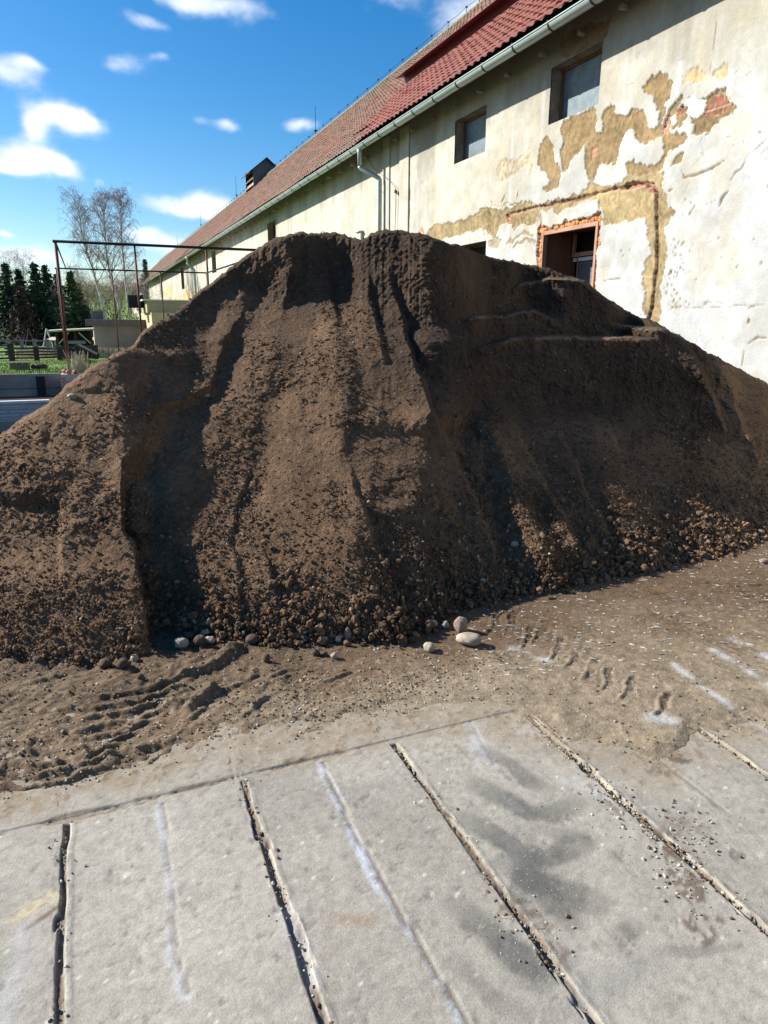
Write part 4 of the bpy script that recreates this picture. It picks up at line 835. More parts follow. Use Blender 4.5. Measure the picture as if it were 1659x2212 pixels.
for yy_ in (YN-.15, YF+.15): mb.add([(WX+.1, yy_-.14, ZT), (xb, yy_-.14, ZT), (XR, yy_-.14, ZR-.15), (WX+.1, yy_+.14, ZT), (xb, yy_+.14, ZT), (XR, yy_+.14, ZR-.15)], [(0, 1, 2), (5, 4, 3), (0, 3, 4, 1), (1, 4, 5, 2), (2, 5, 3, 0)])
mb.build('gable_wall', m_plain, barn)
mb = MB(); mb.box((WX+.6, YN, -.1), (xb-.01, YF, .05)); mb.box((WX+.5, YN, ZT-.3), (xb-.01, YF, ZT-.22)); mb.build('floor', mat('dark_boards', (.08, .06, .045), nscale=5), barn)
# recesses, frames, panes
m_rev = mat('reveal_plaster', (.20, .165, .125), nscale=9, namt=.3, bump=.6, col2=(.28, .24, .18))
m_wood = mat('old_wood', (.16, .085, .055), rough=.7, nscale=6, namt=.3, bump=.4, bscale=30, stretch=(1, 1, .15), col2=(.11, .06, .04))
m_wood2 = mat('pinkish_wood', (.42, .24, .17), rough=.7, nscale=6, namt=.2, bump=.3, stretch=(1, 1, .2), col2=(.34, .19, .13))
m_dark = mat('dark_gap', (.02, .018, .016), rough=.9)
m_tin = mat('window_sheet', (.13, .18, .21), rough=.45, nscale=14, namt=.18, bump=.5, bscale=50, bdist=.01, col2=(.09, .125, .15), spec=.5)
def recess(o_, depth, back=None, nm='window', fr=0.0, m=None, lab=None, st=.03):
    y0, y1, z0, z1 = o_; x0 = WX-.004; x1 = WX+depth; e_ = .06; b = MB()
    for (a, c) in (((x0+st, y1, z0-e_), (x1, y1+e_, z1+e_)), ((x0+st, y0-e_, z0-e_), (x1, y0, z1+e_)), ((x0+st, y0+.001, z1), (x1, y1-.001, z1+e_)), ((x0+st, y0+.001, z0-e_), (x1, y1-.001, z0))): b.box(a, c)
    r = b.build(nm, m or m_rev, barn)
    if lab: r['label'] = lab
    if back is not None:
        b = MB(); b.box((x1-.03, y0-.03, z0-.03), (x1, y1+.03, z1+.03)); b.build('pane', back, r)
    if fr:
        b = MB(); t_ = x1-.07
        b.box((t_, y0+.002, z0+.002), (t_+.038, y0+fr, z1-.002)); b.box((t_, y1-fr, z0+.002), (t_+.038, y1-.002, z1-.002)); b.box((t_, y0+fr+.001, z1-fr), (t_+.038, y1-fr-.001, z1-.002)); b.box((t_, y0+fr+.001, z0+.002), (t_+.038, y1-fr-.001, z0+fr)); b.build('frame', m_wood, r, bevel=.004)
    return r
recess(w1, .27, m_tin, fr=.045, lab='large window nearest the right edge, blocked with a blue-grey sheet'); recess(w2, .27, m_tin, fr=.04, lab='smaller window blocked with a blue-grey sheet'); recess(w4, .3, m_dark, fr=.05)
for q in (w5, w6, w7, w8, w9, wA, wB, wC): recess(q, .3, mat('shutter', (.05, .045, .05), nscale=5) if q in (w7, w8) else m_dark, fr=0.08 if q is w5 else 0)
# doorway: timber lining, deep dark passage and inner glazed door
y0, y1, z0, z1 = dr
r = recess(dr, .75, None, nm='doorway', m=m_wood, st=.13, lab='raw brick edged doorway half buried by the heap')
b = MB(); t_ = .055
b.box((WX+.01, y0, z0), (WX+.10, y0+t_, z1)); b.box((WX+.01, y1-t_*.6, z0), (WX+.10, y1, z1)); b.box((WX+.012, y0+t_, z1-t_*1.2), (WX+.098, y1-t_*.6-.001, z1)); b.build('door_frame', m_wood2, r, bevel=.005)
xi = WX+.62
def wdz(x, y): p_ = on_X(*s2(x*.422+2000, y*.422+750), xi); return float(p_[1]), float(p_[2])
yL, yR = min(wdz(597, 600)[0], y1-.002), wdz(790, 580)[0]-.5; zb1, zb0 = wdz(690, 573)[1], wdz(690, 611)[1]
b = MB(); b.box((xi, yR, zb0), (xi+.07, yL, zb1)); b.box((xi+.001, yL-.05, zb1+.002), (xi+.05, yL, z1-.01)); b.box((xi+.02, wdz(637, 700)[0]-.012, z0), (xi+.04, wdz(637, 700)[0]+.012, zb0-.002)); b.build('inner_frame', m_wood2, r, bevel=.004)
m_glass = mat('figured_glass', (.10, .11, .115), rough=.3, nscale=40, namt=.4, bump=1, bscale=90, spec=.6, bdist=.01)
b = MB(); b.box((xi+.045, yR, z0), (xi+.055, wdz(637, 700)[0]-.013, zb0-.09)); b.build('glazing', m_glass, r)
zs1 = wdz(690, 622)[1]; zs0 = wdz(690, 655)[1]
b = MB(); b.box((xi+.03, yR, zs0), (xi+.04, wdz(645, 640)[0], zs1)); b.box((xi+.03, wdz(628, 640)[0], zs0), (xi+.04, yL-.002, zs1)); b.build('pale_strip', mat('pale_strip', (.62, .66, .66), nscale=60, namt=.5, bump=.5), r)
b = MB(); b.box((WX+.80, y0-.4, z0-.2), (WX+.83, y1+.4, z1+.3)); b.build('back_panel', m_dark, r)
# brick fragments round the doorway, broken edge
mb_brick = mat('raw_brick', (.56, .21, .06), nscale=14, namt=.3, bump=1, bscale=50, col2=(.46, .22, .08))
for q in range(64):
    if q < 22: y_, z_ = y0-.08+(y1-y0+.16)*q/21, z1+rng.uniform(.0, .06)
    elif q < 44: y_, z_ = y0-rng.uniform(.02, .10), z0+1.2+(z1-z0-1.1)*(q-22)/21
    else: y_, z_ = y1+rng.uniform(.01, .07), z0+1.2+(z1-z0-1.1)*(q-44)/19
    s_ = rng.uniform(.025, .075); b = MB(); v = IV2*(1+rng.uniform(-.25, .25, (len(IV2), 1)))*np.array([.45, 1.0, .9])*s_; b.add(v+np.array([WX+.03+rng.uniform(0, .02), y_, z_]), [tuple(f) for f in IF2]); b.build('broken_brick', mb_brick, r)
# small niche with a hood low on the wall
ny, nz_ = wz2(733, 1262); b = MB(); b.box((WX-.09, ny-.02, nz_-.28), (WX-.001, ny+.28, nz_-.0)); b.box((WX-.14, ny-.06, nz_+.001), (WX-.002, ny+.33, nz_+.03)); o = b.build('vent_hood', mat('hood', (.5, .46, .38), nscale=8), barn, bevel=.01)
# pilaster strips beside the downpipe
yp = wz2(905, 1000)[0]
b = MB(); b.box((WX-.035, wz2(985, 1000)[0], -.1), (WX+.01, wz2(935, 1000)[0], ZT-.3)); b.box((WX-.035, wz2(880, 1000)[0], -.1), (WX+.01, wz2(845, 1000)[0], ZT-.3)); b.build('pilaster', mat('pilaster_plaster', (.46, .44, .38), nscale=5, namt=.15, bump=.5, col2=(.40, .36, .28)), barn, bevel=.008)
# ---- roof
m_old = mat('old_tiles', (0, 0, 0), rough=.9, attr=True, nscale=12, namt=.3, bump=.5, bscale=40)
m_new = mat('new_tiles', (0, 0, 0), rough=.75, attr=True, nscale=12, namt=.15, bump=.3, bscale=40)
m_red = mat('red_metal', (.10, .012, .02), rough=.5, nscale=5, namt=.1, spec=.4, col2=(.10, .014, .022))  # red kept darker, part of the shade on the band painted in
th_r = math.atan(PT); cs, sn = math.cos(th_r), math.sin(th_r)
def roof_pt(s_, y_, h_): return np.stack([XE-.05+s_*cs-h_*sn, y_+0*s_, ZE+.05+s_*sn+h_*cs], -1)
SL = (XR-XE+.05)/cs
YD = 20.4
def tiles(name, ya, yb_, sa_, sb_, dy, row, period, amp, step, material, cfun, sd, jit=.012, h0=0.0, parent=barn):
    yv = np.arange(ya, yb_+dy, dy); nrow = int(round((sb_-sa_)/row)); sv, ph = [], []
    for r_ in range(nrow):
        for f_ in (0.0, .5, .93, .999): sv.append(sa_+(r_+f_)*row); ph.append((r_, f_))
    sv = np.array(sv); rI = np.array([p[0] for p in ph]); fr_ = np.array([p[1] for p in ph]); fr2 = np.where(fr_ > .99, 1.0, fr_)
    Yg, Sg = np.meshgrid(yv, sv); rIg = np.broadcast_to(rI[:, None], Yg.shape); fg = np.broadcast_to(fr2[:, None], Yg.shape)
    tid = np.floor(Yg/period); phs = Yg/period-tid
    prof = np.where(phs < .62, np.sin(np.pi*phs/.62), -.35*np.sin(np.pi*(phs-.62)/.38))
    jt = jit*vn(tid*7.7+.5, rIg*3.3+.5, s=sd)
    Hg = h0+amp*prof+step*(1-fg)+jt*(1-fg*.6)+.02*vn(Yg*.35, Sg*.5, s=sd+1)
    # the lower lip of each tile: the first ring is the exposed butt edge
    Sj = Sg-np.where(fg == 0, .012+.35*jt, 0)
    V = roof_pt(Sj, Yg, Hg); return mesh_np(name, V, grid_faces(*Yg.shape, flip=True), material, parent, smooth=False, cols=cfun(Yg, Sg, tid, rIg, fg))
def c_old(Yg, Sg, tid, rI, fg):
    t1 = vn(tid*5.1+.5, rI*2.7+.5, s=141)[..., None]; c = np.array([.29, .155, .11])*(1+.4*t1)
    c = mixcol(c, (.22, .17, .13), ss(fbm(Yg*.5, Sg*.8, oc=4, s=142)+.25*t1[..., 0], -.05, .4)*.75)
    c = mixcol(c, (.17, .16, .10), ss(Sg-(SL-1.6)+fbm(Yg*.7, Sg, s=143), 0, 1.3)*.7); c = mixcol(c, (.16, .15, .09), ss(fbm(Yg*1.1, Sg*2, s=146), .25, .5)*.5)
    return c*(1-.25*(fg == 0))[..., None]
def c_new(Yg, Sg, tid, rI, fg):
    t1 = vn(tid*5.1+.5, rI*2.7+.5, s=144)[..., None]; c = np.array([.29, .105, .08])*(1+.16*t1)
    return mixcol(c, (.24, .11, .09), ss(fbm(Yg*1.5, Sg*2, s=145), .1, .5)*.5)*(1-.2*(fg == 0))[..., None]
XD = 9.0; SD = (XD-XE+.05)/cs
roof_o = tiles('roof', 18.6, YF+.3, 0.0, SL, .055, .33, .22, .028, .030, m_old, c_old, 151)
tiles('roof', YN-.3, YD, SD+1.2, SL, .07, .33, .22, .028, .030, m_old, c_old, 152)['label'] = 'old mossy tiles above the red metal strip'
o = tiles('roof', YN-.3, 18.62, -.02, SD, .027, .30, .235, .030, .030, m_new, c_new, 153, h0=.03); o['label'] = 'newer bright red tiles on the near lower roof'
o = tiles('roof', 18.62, YD, 0.30*3-.02, SD, .027, .30, .235, .030, .030, m_new, c_new, 154, h0=.045); o['label'] = 'newer bright red tiles beside the end of the metal strip'
# decks below the tiles and the rear slope
b = MB()
def slab(b, s0, s1, ya, yb_, ht, hb, mirror=False):
    V = []
    for s_ in (s0, s1):
        for y_ in (ya, yb_):
            for h_ in (hb, ht):
                p = roof_pt(np.array(s_), np.array(y_), h_); V.append((2*XR-p[0] if mirror else p[0], p[1], p[2]))
    b.add(V, [(0, 1, 3, 2), (4, 6, 7, 5), (0, 4, 5, 1), (2, 3, 7, 6), (0, 2, 6, 4), (1, 5, 7, 3)])
slab(b, .03, SL-.02, YN-.25, YF+.25, -.04, -.10); slab(b, .0, SL, YN-.25, YF+.25, .03, -.10, True)
b.build('roof_deck', mat('roof_boards', (.12, .09, .07), nscale=6, namt=.3), barn)
b = MB(); hd = .30
p0 = roof_pt(np.array(SD), np.array(0.0), 0.0); x_, z_ = float(p0[0]), float(p0[2])
def prism(b, pr, ya, yb_):
    n_ = len(pr); b.add([(p[0], ya, p[1]) for p in pr]+[(p[0], yb_, p[1]) for p in pr], [tuple(range(n_))[::-1], tuple(range(n_, 2*n_))]+[(i, (i+1) % n_, n_+(i+1) % n_, n_+i) for i in range(n_)])
up = hd/(PT-.45)
prism(b, [(x_, z_-.05), (x_, z_+hd), (x_-.30, z_+hd-.10), (x_-.30, z_+hd-.088), (x_+up+.2, z_+hd+.035+.45*(up+.2)), (x_+up+.2, z_+(up+.2)*PT-.12)], YN-.2, YD)  # front lip added to keep the sun off the band
b.build('dormer_band', m_red, barn)
# ridge tiles, lightning wire and rods
m_ridge = mat('ridge_tile', (.24, .15, .10), nscale=9, namt=.35, bump=.6, col2=(.17, .15, .10))
v_all = MB(); yy_ = YN
while yy_ < YF:
    v_all.tube([(XR, yy_, ZR+.03), (XR, yy_+.42, ZR+.055)], [.13, .115], n=10); yy_ += .40
v_all.build('ridge', m_ridge, barn)
m_wire = mat('dark_iron', (.035, .03, .03), rough=.6, metal=.3)
b = MB(); yy_ = YN
while yy_ < YF:
    b.tube([(XR, yy_, ZR+.12), (XR, yy_, ZR+.34)], .012, n=5); b.box((XR-.04, yy_-.02, ZR+.33), (XR+.04, yy_+.02, ZR+.36)); b.tube([(XR, yy_, ZR+.35), (XR, yy_+.65, ZR+.31), (XR, yy_+1.3, ZR+.35)], .008, n=4, cap=False); yy_ += 1.3
b.build('lightning_wire', m_wire, barn)
def ridge_y(px, py):
    p = on_X(px, py, XR); return p[1]
for (bx_, by_, tx, ty) in ((682, 300, 682, 229), (1034, 40, 1034, -10), (511, 426, 510, 381), (434, 486, 433, 452), (384, 532, 384, 505)):
    y_ = ridge_y(bx_, by_); zt = on_X(tx, ty, XR)
    hgt = H+(zt[2]-H)*y_/zt[1]-ZR
    b = MB(); b.tube([(XR, y_, ZR), (XR, y_, ZR+hgt*.45), (XR, y_, ZR+hgt)], [.02, .016, .012], n=6); b.tube([(XR, y_, ZR+hgt*.22), (XR, y_, ZR+hgt*.22+.05)], .10, n=8); b.build('lightning_rod', m_wire, barn)
# roof vent with louvres
yv_ = ridge_y(570, 372); zv = ZR
m_tar = mat('tar_paper', (.035, .035, .04), rough=.8, nscale=8); m_bw = mat('blackened_boards', (.10, .11, .14), rough=.75, nscale=5, namt=.35, bump=.5, stretch=(1, 1, .2))
b = MB(); ya, yb_ = yv_-.8, yv_+1.7
cx0, cx1 = XR-.95, XR+.95
b.add([(cx0, ya, ZR-1.5), (cx1, ya, ZR-1.2), (cx1, ya, ZR+.42), (XR, ya, ZR+1.15), (cx0, ya, ZR+.42), (cx0, ya+.05, ZR-1.5), (cx1, ya+.05, ZR-1.2), (cx1, ya+.05, ZR+.42), (XR, ya+.05, ZR+1.15), (cx0, ya+.05, ZR+.42)], [(0, 1, 2, 3, 4)[::-1], (5, 6, 7, 8, 9)]+[(i, (i+1) % 5, 5+(i+1) % 5, 5+i) for i in range(5)])
rv = b.build('roof_vent', m_bw, barn)
b = MB()
for (xa, xb_) in ((cx0-.3, XR), (cx1+.3, XR)):
    za = ZR+.42-.24; b.add([(xa, ya-.25, za), (XR, ya-.25, ZR+1.17), (XR, yb_+.25, ZR+1.17), (xa, yb_+.25, za), (xa, ya-.25, za+.06), (XR, ya-.25, ZR+1.23), (XR, yb_+.25, ZR+1.23), (xa, yb_+.25, za+.06)], [(0, 1, 2, 3), (7, 6, 5, 4), (0, 4, 5, 1), (1, 5, 6, 2), (2, 6, 7, 3), (3, 7, 4, 0)])
b.build('vent_roof', m_tar, rv)
b = MB()
for q in range(4): z_ = ZR-.98+q*.42; b.add([(cx0-.02, ya+.06, z_), (cx0-.02, yb_, z_), (cx0+.1, yb_, z_+.26), (cx0+.1, ya+.06, z_+.26), (cx0+.01, ya+.06, z_), (cx0+.01, yb_, z_), (cx0+.13, yb_, z_+.26), (cx0+.13, ya+.06, z_+.26)], [(0, 1, 2, 3), (7, 6, 5, 4), (0, 4, 5, 1), (1, 5, 6, 2), (2, 6, 7, 3), (3, 7, 4, 0)])
b.build('louvre', mat('weathered_louvre', (.28, .22, .16), nscale=5, namt=.3), rv)
b = MB(); b.box((cx0+.3, ya+.1, ZR-1), (cx1-.1, yb_-.1, ZR+.7)); b.box((cx0, yb_-.06, ZR-1.4), (cx1, yb_, ZR+.6)); b.build('vent_core', m_dark, rv)
# ---- gutter
m_zinc = mat('zinc', (.40, .46, .45), rough=.42, metal=.25, nscale=4, namt=.12, spec=.5, col2=(.34, .40, .39))
def halfpipe(b, pts, r_, th_=.006, n=10):
    rings = []
    for (x, y, z) in pts:
        o_ = [(x+math.cos(math.pi+math.pi*k/n)*r_, y, z+math.sin(math.pi+math.pi*k/n)*r_) for k in range(n+1)]; i_ = [(x+math.cos(math.pi+math.pi*k/n)*(r_-th_), y, z+math.sin(math.pi+math.pi*k/n)*(r_-th_)) for k in range(n, -1, -1)]
        rings.append(o_+i_)
    m_ = len(rings[0]); V = [q for R_ in rings for q in R_]; F = [(i*m_+k, i*m_+(k+1) % m_, (i+1)*m_+(k+1) % m_, (i+1)*m_+k) for i in range(len(rings)-1) for k in range(m_)]
    F += [tuple(range(m_)), tuple((len(rings)-1)*m_+k for k in range(m_))[::-1]]; b.add(V, F)
GX, GZ, GR = XE+.02, ZE+.0, .095
b = MB(); pts = [(GX, y_, GZ+.012*float(vn(y_*.3, 1.5, s=161))) for y_ in np.arange(YN-.2, YF+.4, 1.0)]; halfpipe(b, pts, GR, .008, 14); b.tube([(p[0]-GR, p[1], p[2]) for p in pts], .013, n=6)
gut = b.build('gutter', m_zinc, barn, smooth=False)
gut.data.polygons.foreach_set('use_smooth', [len(p.vertices) == 4 for p in gut.data.polygons])
yy_ = 4.3; k_ = 0
while yy_ < 80:
    b = MB(); z_ = GZ+.012*float(vn(yy_*.3, 1.5, s=161)); halfpipe(b, [(GX, yy_-.016, z_-.001), (GX, yy_+.016, z_-.001)], GR+.008, .010, 12); b.box((GX-GR-.01, yy_-.014, z_-.002), (GX-GR+.02, yy_+.014, z_+.03)); b.box((GX-GR+.02, yy_-.014, z_+.018), (GX+GR+.1, yy_+.014, z_+.026)); b.build('bracket', m_wire, gut); yy_ += .98; k_ += 1
# rafter feet under the eaves
m_raf = mat('rafter_wood', (.38, .32, .25), nscale=8, namt=.3, bump=.5); yy_ = 5.0; k_ = 0
while yy_ < 60:
    s_ = rng.uniform(-.02, .06); b = MB(); b.add([(x, y+.012*float(rng.normal()), z+.012*float(rng.normal())) for x in (WX-.10-s_*1.5, WX+.03) for y in (yy_, yy_+.07) for z in (ZE-.085, ZE-.03)], [(0, 1, 3, 2), (4, 6, 7, 5), (0, 4, 5, 1), (2, 3, 7, 6), (0, 2, 6, 4), (1, 5, 7, 3)]); b.build('rafter_foot', m_raf, barn, bevel=.01); yy_ += .98 if k_ % 3 else 1.1; k_ += 1
b = MB(); b.box((WX-.03, YN, ZT-.05), (WX+.4, YF, ZT+.03)); b.build('wall_plate', mat('plate_wood', (.09, .07, .055), nscale=8, namt=.3), barn)
# ---- downpipes
def downpipe(yt, yb_, zbend1, zbend2, zend=-.1, rr=.055):
    b = MB(); xw = WX-.14
    z1_ = GZ-GR*.6; b.tube([(GX, yt, z1_), (GX, yt, z1_-.10), (GX, yt, z1_-.12), (GX, yt, zbend1)], [rr*1.35, rr*1.1, rr, rr], n=14)
    b.tube([(GX, yt, zbend1+.0), (GX+.015, yt-.01, zbend1-.035), (xw-.015, yb_+.01, zbend2+.035), (xw, yb_, zbend2), (xw, yb_, zend)], rr*1.02, n=14)
    o_ = b.build('downpipe', m_zinc, barn, smooth=True)
    b = MB()
    for z_ in (zbend2-.12, zbend2-.24, zbend2-1.9): b.tube([(xw, yb_, z_), (xw, yb_, z_-.03)], rr*1.13, n=14)
    b.tube([(xw+.03, yb_-.03, zbend2-.3), (WX+.01, yb_-.10, zbend2-.3)], .006, n=5); b.build('pipe_clamp', m_zinc, o_)
pt = on_X(*s2(1300+485*.2411, 500+640*.2411), GX); pb = on_X(*s2(1300+810*.2411, 500+860*.2411), WX-.14); pt0 = on_X(*s2(1300+480*.2411, 500+330*.2411), GX)
print('pipe', pt, pb, pt0)
downpipe(float(pt0[1]), float(pb[1]), float(pt[2]), float(pb[2]))
for (tx, ty, bx_, by_) in ((1110, 470, 1172, 530), (855, 625, 895, 660), (752, 690, 762, 715)):
    a_ = on_X(*s2(tx*.6631, ty*.6631+700), GX); c_ = on_X(*s2(bx_*.6631, by_*.6631+700), WX-.14)
    downpipe(float(a_[1]), float(a_[1])-.3, GZ-.45, GZ-.95, rr=.075)
# lightning conductor by the downpipe
b = MB(); pts = [on_X(*s2(1300+x*.2411, 500+y*.2411), WX-.05-d_) for x, y, d_ in ((520, 250, .5), (545, 420, .45), (720, 675, .22), (830, 770, .10), (960, 870, .06), (1055, 975, .03), (1075, 1040, .02), (1073, 1250, .0), (1060, 1660, .0))]
b.tube([tuple(p) for p in pts], .007, n=5); b.tube([tuple(pts[-1]), (WX-.05, float(pts[-1][1]), .5)], .007, n=5)
p_ = on_X(*s2(1300+1073*.2411, 500+1055*.2411), WX-.05); b.box((p_[0]-.03, p_[1]-.03, p_[2]-.035), (p_[0]+.02, p_[1]+.03, p_[2]+.035)); b.tube([(p_[0], p_[1], p_[2]-.06), (p_[0], p_[1]-.16, p_[2]-.05), (WX, p_[1]-.16, p_[2]-.05)], .01, n=5); b.build('lightning_conductor', m_wire, barn)

# ------------------------------------------------------------------ retaining walls, pier and pipe frame
m_panel = mat('panel_concrete', (.29, .28, .26), nscale=4, namt=.15, bump=.4, bscale=30, col2=(.21, .20, .185))
m_panelw = mat('white_panel', (.50, .53, .57), nscale=6, namt=.15, bump=.6, bscale=12, stretch=(.3, 1, 2.2), col2=(.38, .41, .46), bdist=.02)
m_steel = mat('dark_steel', (.025, .028, .035), rough=.85, spec=.1)
m_coping = mat('coping', (.62, .64, .66), nscale=8)
xr_ = float(on_Y(131, 810, WY)[0]); xp = float(on_Y(93, 820, WY)[0]); zs = float(on_Y(60, 862, WY)[2]); 
t = empty('retaining_wall', (xr_, WY, 0)); tag(t, 'grey concrete panel retaining wall holding back the lawn, behind the white one', 'wall')
nP = 0; x_ = xr_
zmid = float(on_Y(60, 858+(-1), WY)[2])
xs_ = [xr_, xp-.06]+[xp-.06-2.35*k for k in range(1, 6)]
zsplit = float(on_Y(50, 839.5, WY)[2])
for k in range(len(xs_)-1):
    for (za, zb_) in ((-.3, zsplit-.008), (zsplit+.004, LZ+.02)):
        b = MB(); b.box((xs_[k+1]+.004, WY-.02, za), (xs_[k]-.004, WY+.06, zb_)); rel(b.build('panel', m_panel, None, bevel=.006), t)
for k in range(1, 6):
    b = MB(); b.box((xs_[k]-.09, WY-.16, -.2), (xs_[k]+.10, WY-.021, LZ-.03)); rel(b.build('post', m_steel, None, bevel=.005), t)
W2 = 13.2; z2 = float(on_Y(40, 867.5, W2)[2]); xg = float(on_Y(104, 880, W2)[0]); zg = float(on_Y(110, 884, W2)[2])
t = empty('panel_wall', (xg, W2, 0)); tag(t, 'low whitish stone-patterned panel wall just behind the left end of the heap', 'wall')
xa_, xb_ = float(on_Y(107, 868, W2)[0]), float(on_Y(112, 868, W2)[0])
for (x0_, x1_) in ((xa_-2.2, xa_), (xb_, xb_+2.2), (xa_-4.45, xa_-2.24)):
    zl = float(on_Y(30, 910, W2)[2])
    b = MB(); b.box((x0_, W2, zl+.005), (x1_, W2+.06, z2-.03)); rel(b.build('panel', m_panelw, None, bevel=.006), t)
    b = MB()
    zz_ = zl+.05
    for r_ in range(4):     # cast-in stone courses
        x_ = x0_+.03; hh = (z2-.06-zl-.03)/4
        while x_ < x1_-.12:
            wd = min(rng.uniform(.22, .6), x1_-.02-x_); b.box((x_, W2-.014-rng.uniform(0, .01), zl+.02+r_*hh), (x_+wd-.014, W2-.002, zl+.02+(r_+1)*hh-.014)); x_ += wd
    rel(b.build('stone_pattern', m_panelw, None, bevel=.006), t)
    b = MB(); b.box((x0_, W2-.035, z2-.03), (x1_, W2+.08, z2+.015)); rel(b.build('coping', m_coping, None, bevel=.008), t)
    b = MB(); b.box((x0_, W2-.004, -.2), (x1_, W2+.055, zl-.004)); rel(b.build('lower_panel', m_panel, None, bevel=.006), t)
b = MB(); xq = float(on_Y(100, 900, W2)[0]); xq2 = float(on_Y(130, 900, W2)[0]); b.box((xq, W2-.12, -.2), (xq2, W2-.016, zg)); rel(b.build('post', m_steel, None, bevel=.006), t)
# brick pier
m_pb = mat('pier_brick', (.42, .20, .13), nscale=9, namt=.3, bump=.6, col2=(.5, .42, .34)); m_mort = mat('mortar', (.52, .47, .40), nscale=9, namt=.2)
px0, px1 = float(on_Y(131, 815, WY-.25)[0]), float(on_Y(196, 815, WY-.25)[0]); pz = float(on_Y(150, 812, WY-.3)[2])+.06
t = empty('brick_pier', (px0, WY, 0)); tag(t, 'short broken brick pier at the end of the grey retaining wall', 'pier')
b = MB(); b.box((px0+.01, WY-.29, -.2), (px1-.01, WY+.25, pz-.02)); rel(b.build('core', m_mort, None), t)
b = MB(); z_ = -.1; r_ = 0
while z_ < pz-.09:
    x_ = px0-(.12 if r_ % 2 else 0)
    while x_ < px1:
        a_, c_ = max(x_, px0), min(x_+.24, px1)
        if c_-a_ > .04 and rng.random() > .08: b.box((a_, WY-.30-rng.uniform(0, .012), z_), (c_-.012, WY-.2, z_+.062))
        x_ += .25
    if r_ % 2 == 0: b.box((px0-.012, WY-.17, z_), (px0+.05, WY+.24, z_+.062))
    z_ += .075; r_ += 1
rel(b.build('bricks', m_pb, None, bevel=.004), t)
for q in range(5):
    s_ = rng.uniform(.04, .09); b = MB(); b.add(IV*(1+rng.uniform(-.3, .3, (12, 1)))*s_+np.array([rng.uniform(px0, px1), WY-.1+rng.uniform(-.15, .2), pz+.02]), [tuple(f) for f in IF]); rel(b.build('rubble', m_pb, None), t)
# frame
m_rust = mat('rusty_pipe', (.15, .045, .035), rough=.7, nscale=14, namt=.4, bump=.4, bscale=60, stretch=(1, 1, .3), col2=(.07, .03, .03))
YA, YB = 19.55, 29.5
za = float(on_Y(150, 516, YA)[2]); zb_ = float(on_Y(250, 587.5, YB)[2]); print('frame z', za, zb_, 'pier', px0, px1, pz, 'LZ', LZ)
ZF = (za+zb_)/2
fr_ = empty('pipe_frame', (float(on_Y(150, 800, YA)[0]), YA, LZ)); tag(fr_, 'tall skeleton of rusty steel pipes with no roof, standing on the lawn', 'frame')
def pole(x, y, z0_, r_): b = MB(); b.tube([(x, y, z0_), (x, y, ZF)], r_, n=8); rel(b.build('post', m_rust, None, smooth=True), fr_)
xA = [float(on_Y(px_, 600, YA)[0]) for px_ in (128, 296, 449)]; xA.append(xA[-1]+(xA[-1]-xA[0])/2)
for i_, x in enumerate(xA): pole(x, YA, pz-.02 if i_ == 0 else LZ-.05, .036 if i_ == 0 else .026)
xB = [float(on_Y(122, 586, YB)[0])]+[float(on_Y(px_, 640, YB)[0]) for px_ in (246, 350)]; xB.append(xB[-1]+(xB[-1]-xB[-2]))
for x in xB: pole(x, YB, float(LG(YB))-.05, .025)
for (a_, c_, r_) in (((xA[0]-.06, YA, ZF), (xA[-1]+.3, YA, ZF), .034), ((xB[0]-.05, YB, ZF), (xB[-1], YB, ZF), .028), ((xA[0], YA, ZF), (xA[0], YB, ZF), .02), ((xA[-1], YA, ZF), (xB[-1], YB, ZF), .03)):
    b = MB(); b.tube([a_, c_], r_, n=8); rel(b.build('top_rail', m_steel, None, smooth=True), fr_)
for (p1_, p2_, y_) in (((143, 752), (196, 784), YA+.6), ((335, 1357-600), (1, 1), 0),):
    if y_ == 0: continue
    b = MB(); b.tube([tuple(on_Y(*p1_, y_)), tuple(on_Y(*p2_, y_))], .05, n=8); rel(b.build('brace', m_steel, None), fr_)
b = MB(); a_ = on_Y(170, 744, YA+4); c_ = on_Y(212, 766, YA+3); b.tube([tuple(a_), tuple(c_)], .04, n=6); rel(b.build('brace', m_steel, None), fr_)

# ------------------------------------------------------------------ outbuildings
LF = float(LG(45.0))
m_ren = mat('grey_render', (.38, .35, .31), nscale=1.2, namt=.2, bump=.3, col2=(.30, .28, .25)); m_fel = mat('roof_felt', (.17, .145, .15), nscale=2, namt=.2)
YS = 40.0; LF = float(LG(YS))
x0_, x1_ = float(on_Y(204, 730, YS)[0]), float(on_Y(312, 730, YS)[0]); zt_ = float(on_Y(250, 704, YS)[2]); zr_ = float(on_Y(250, 690, YS)[2])
t = empty('shed', (x0_, YS, LF)); tag(t, 'grey rendered flat-roofed shed behind the pipe frame', 'shed')
b = MB(); b.box((x0_, YS, LF-.3), (x1_+1.5, YS+5, zt_)); rel(b.build('wall', m_ren, None), t)
b = MB(); b.box((x0_-.35, YS-.25, zt_+.002), (x1_+1.7, YS+5.2, zr_)); rel(b.build('roof', m_fel, None, bevel=.02), t)
b = MB(); cx_ = float(on_Y(208, 680, YS+2)[0]); b.box((cx_-.25, YS+2, zr_), (cx_+.35, YS+2.5, float(on_Y(208, 672, YS+2)[2]))); rel(b.build('chimney', m_fel, None), t)
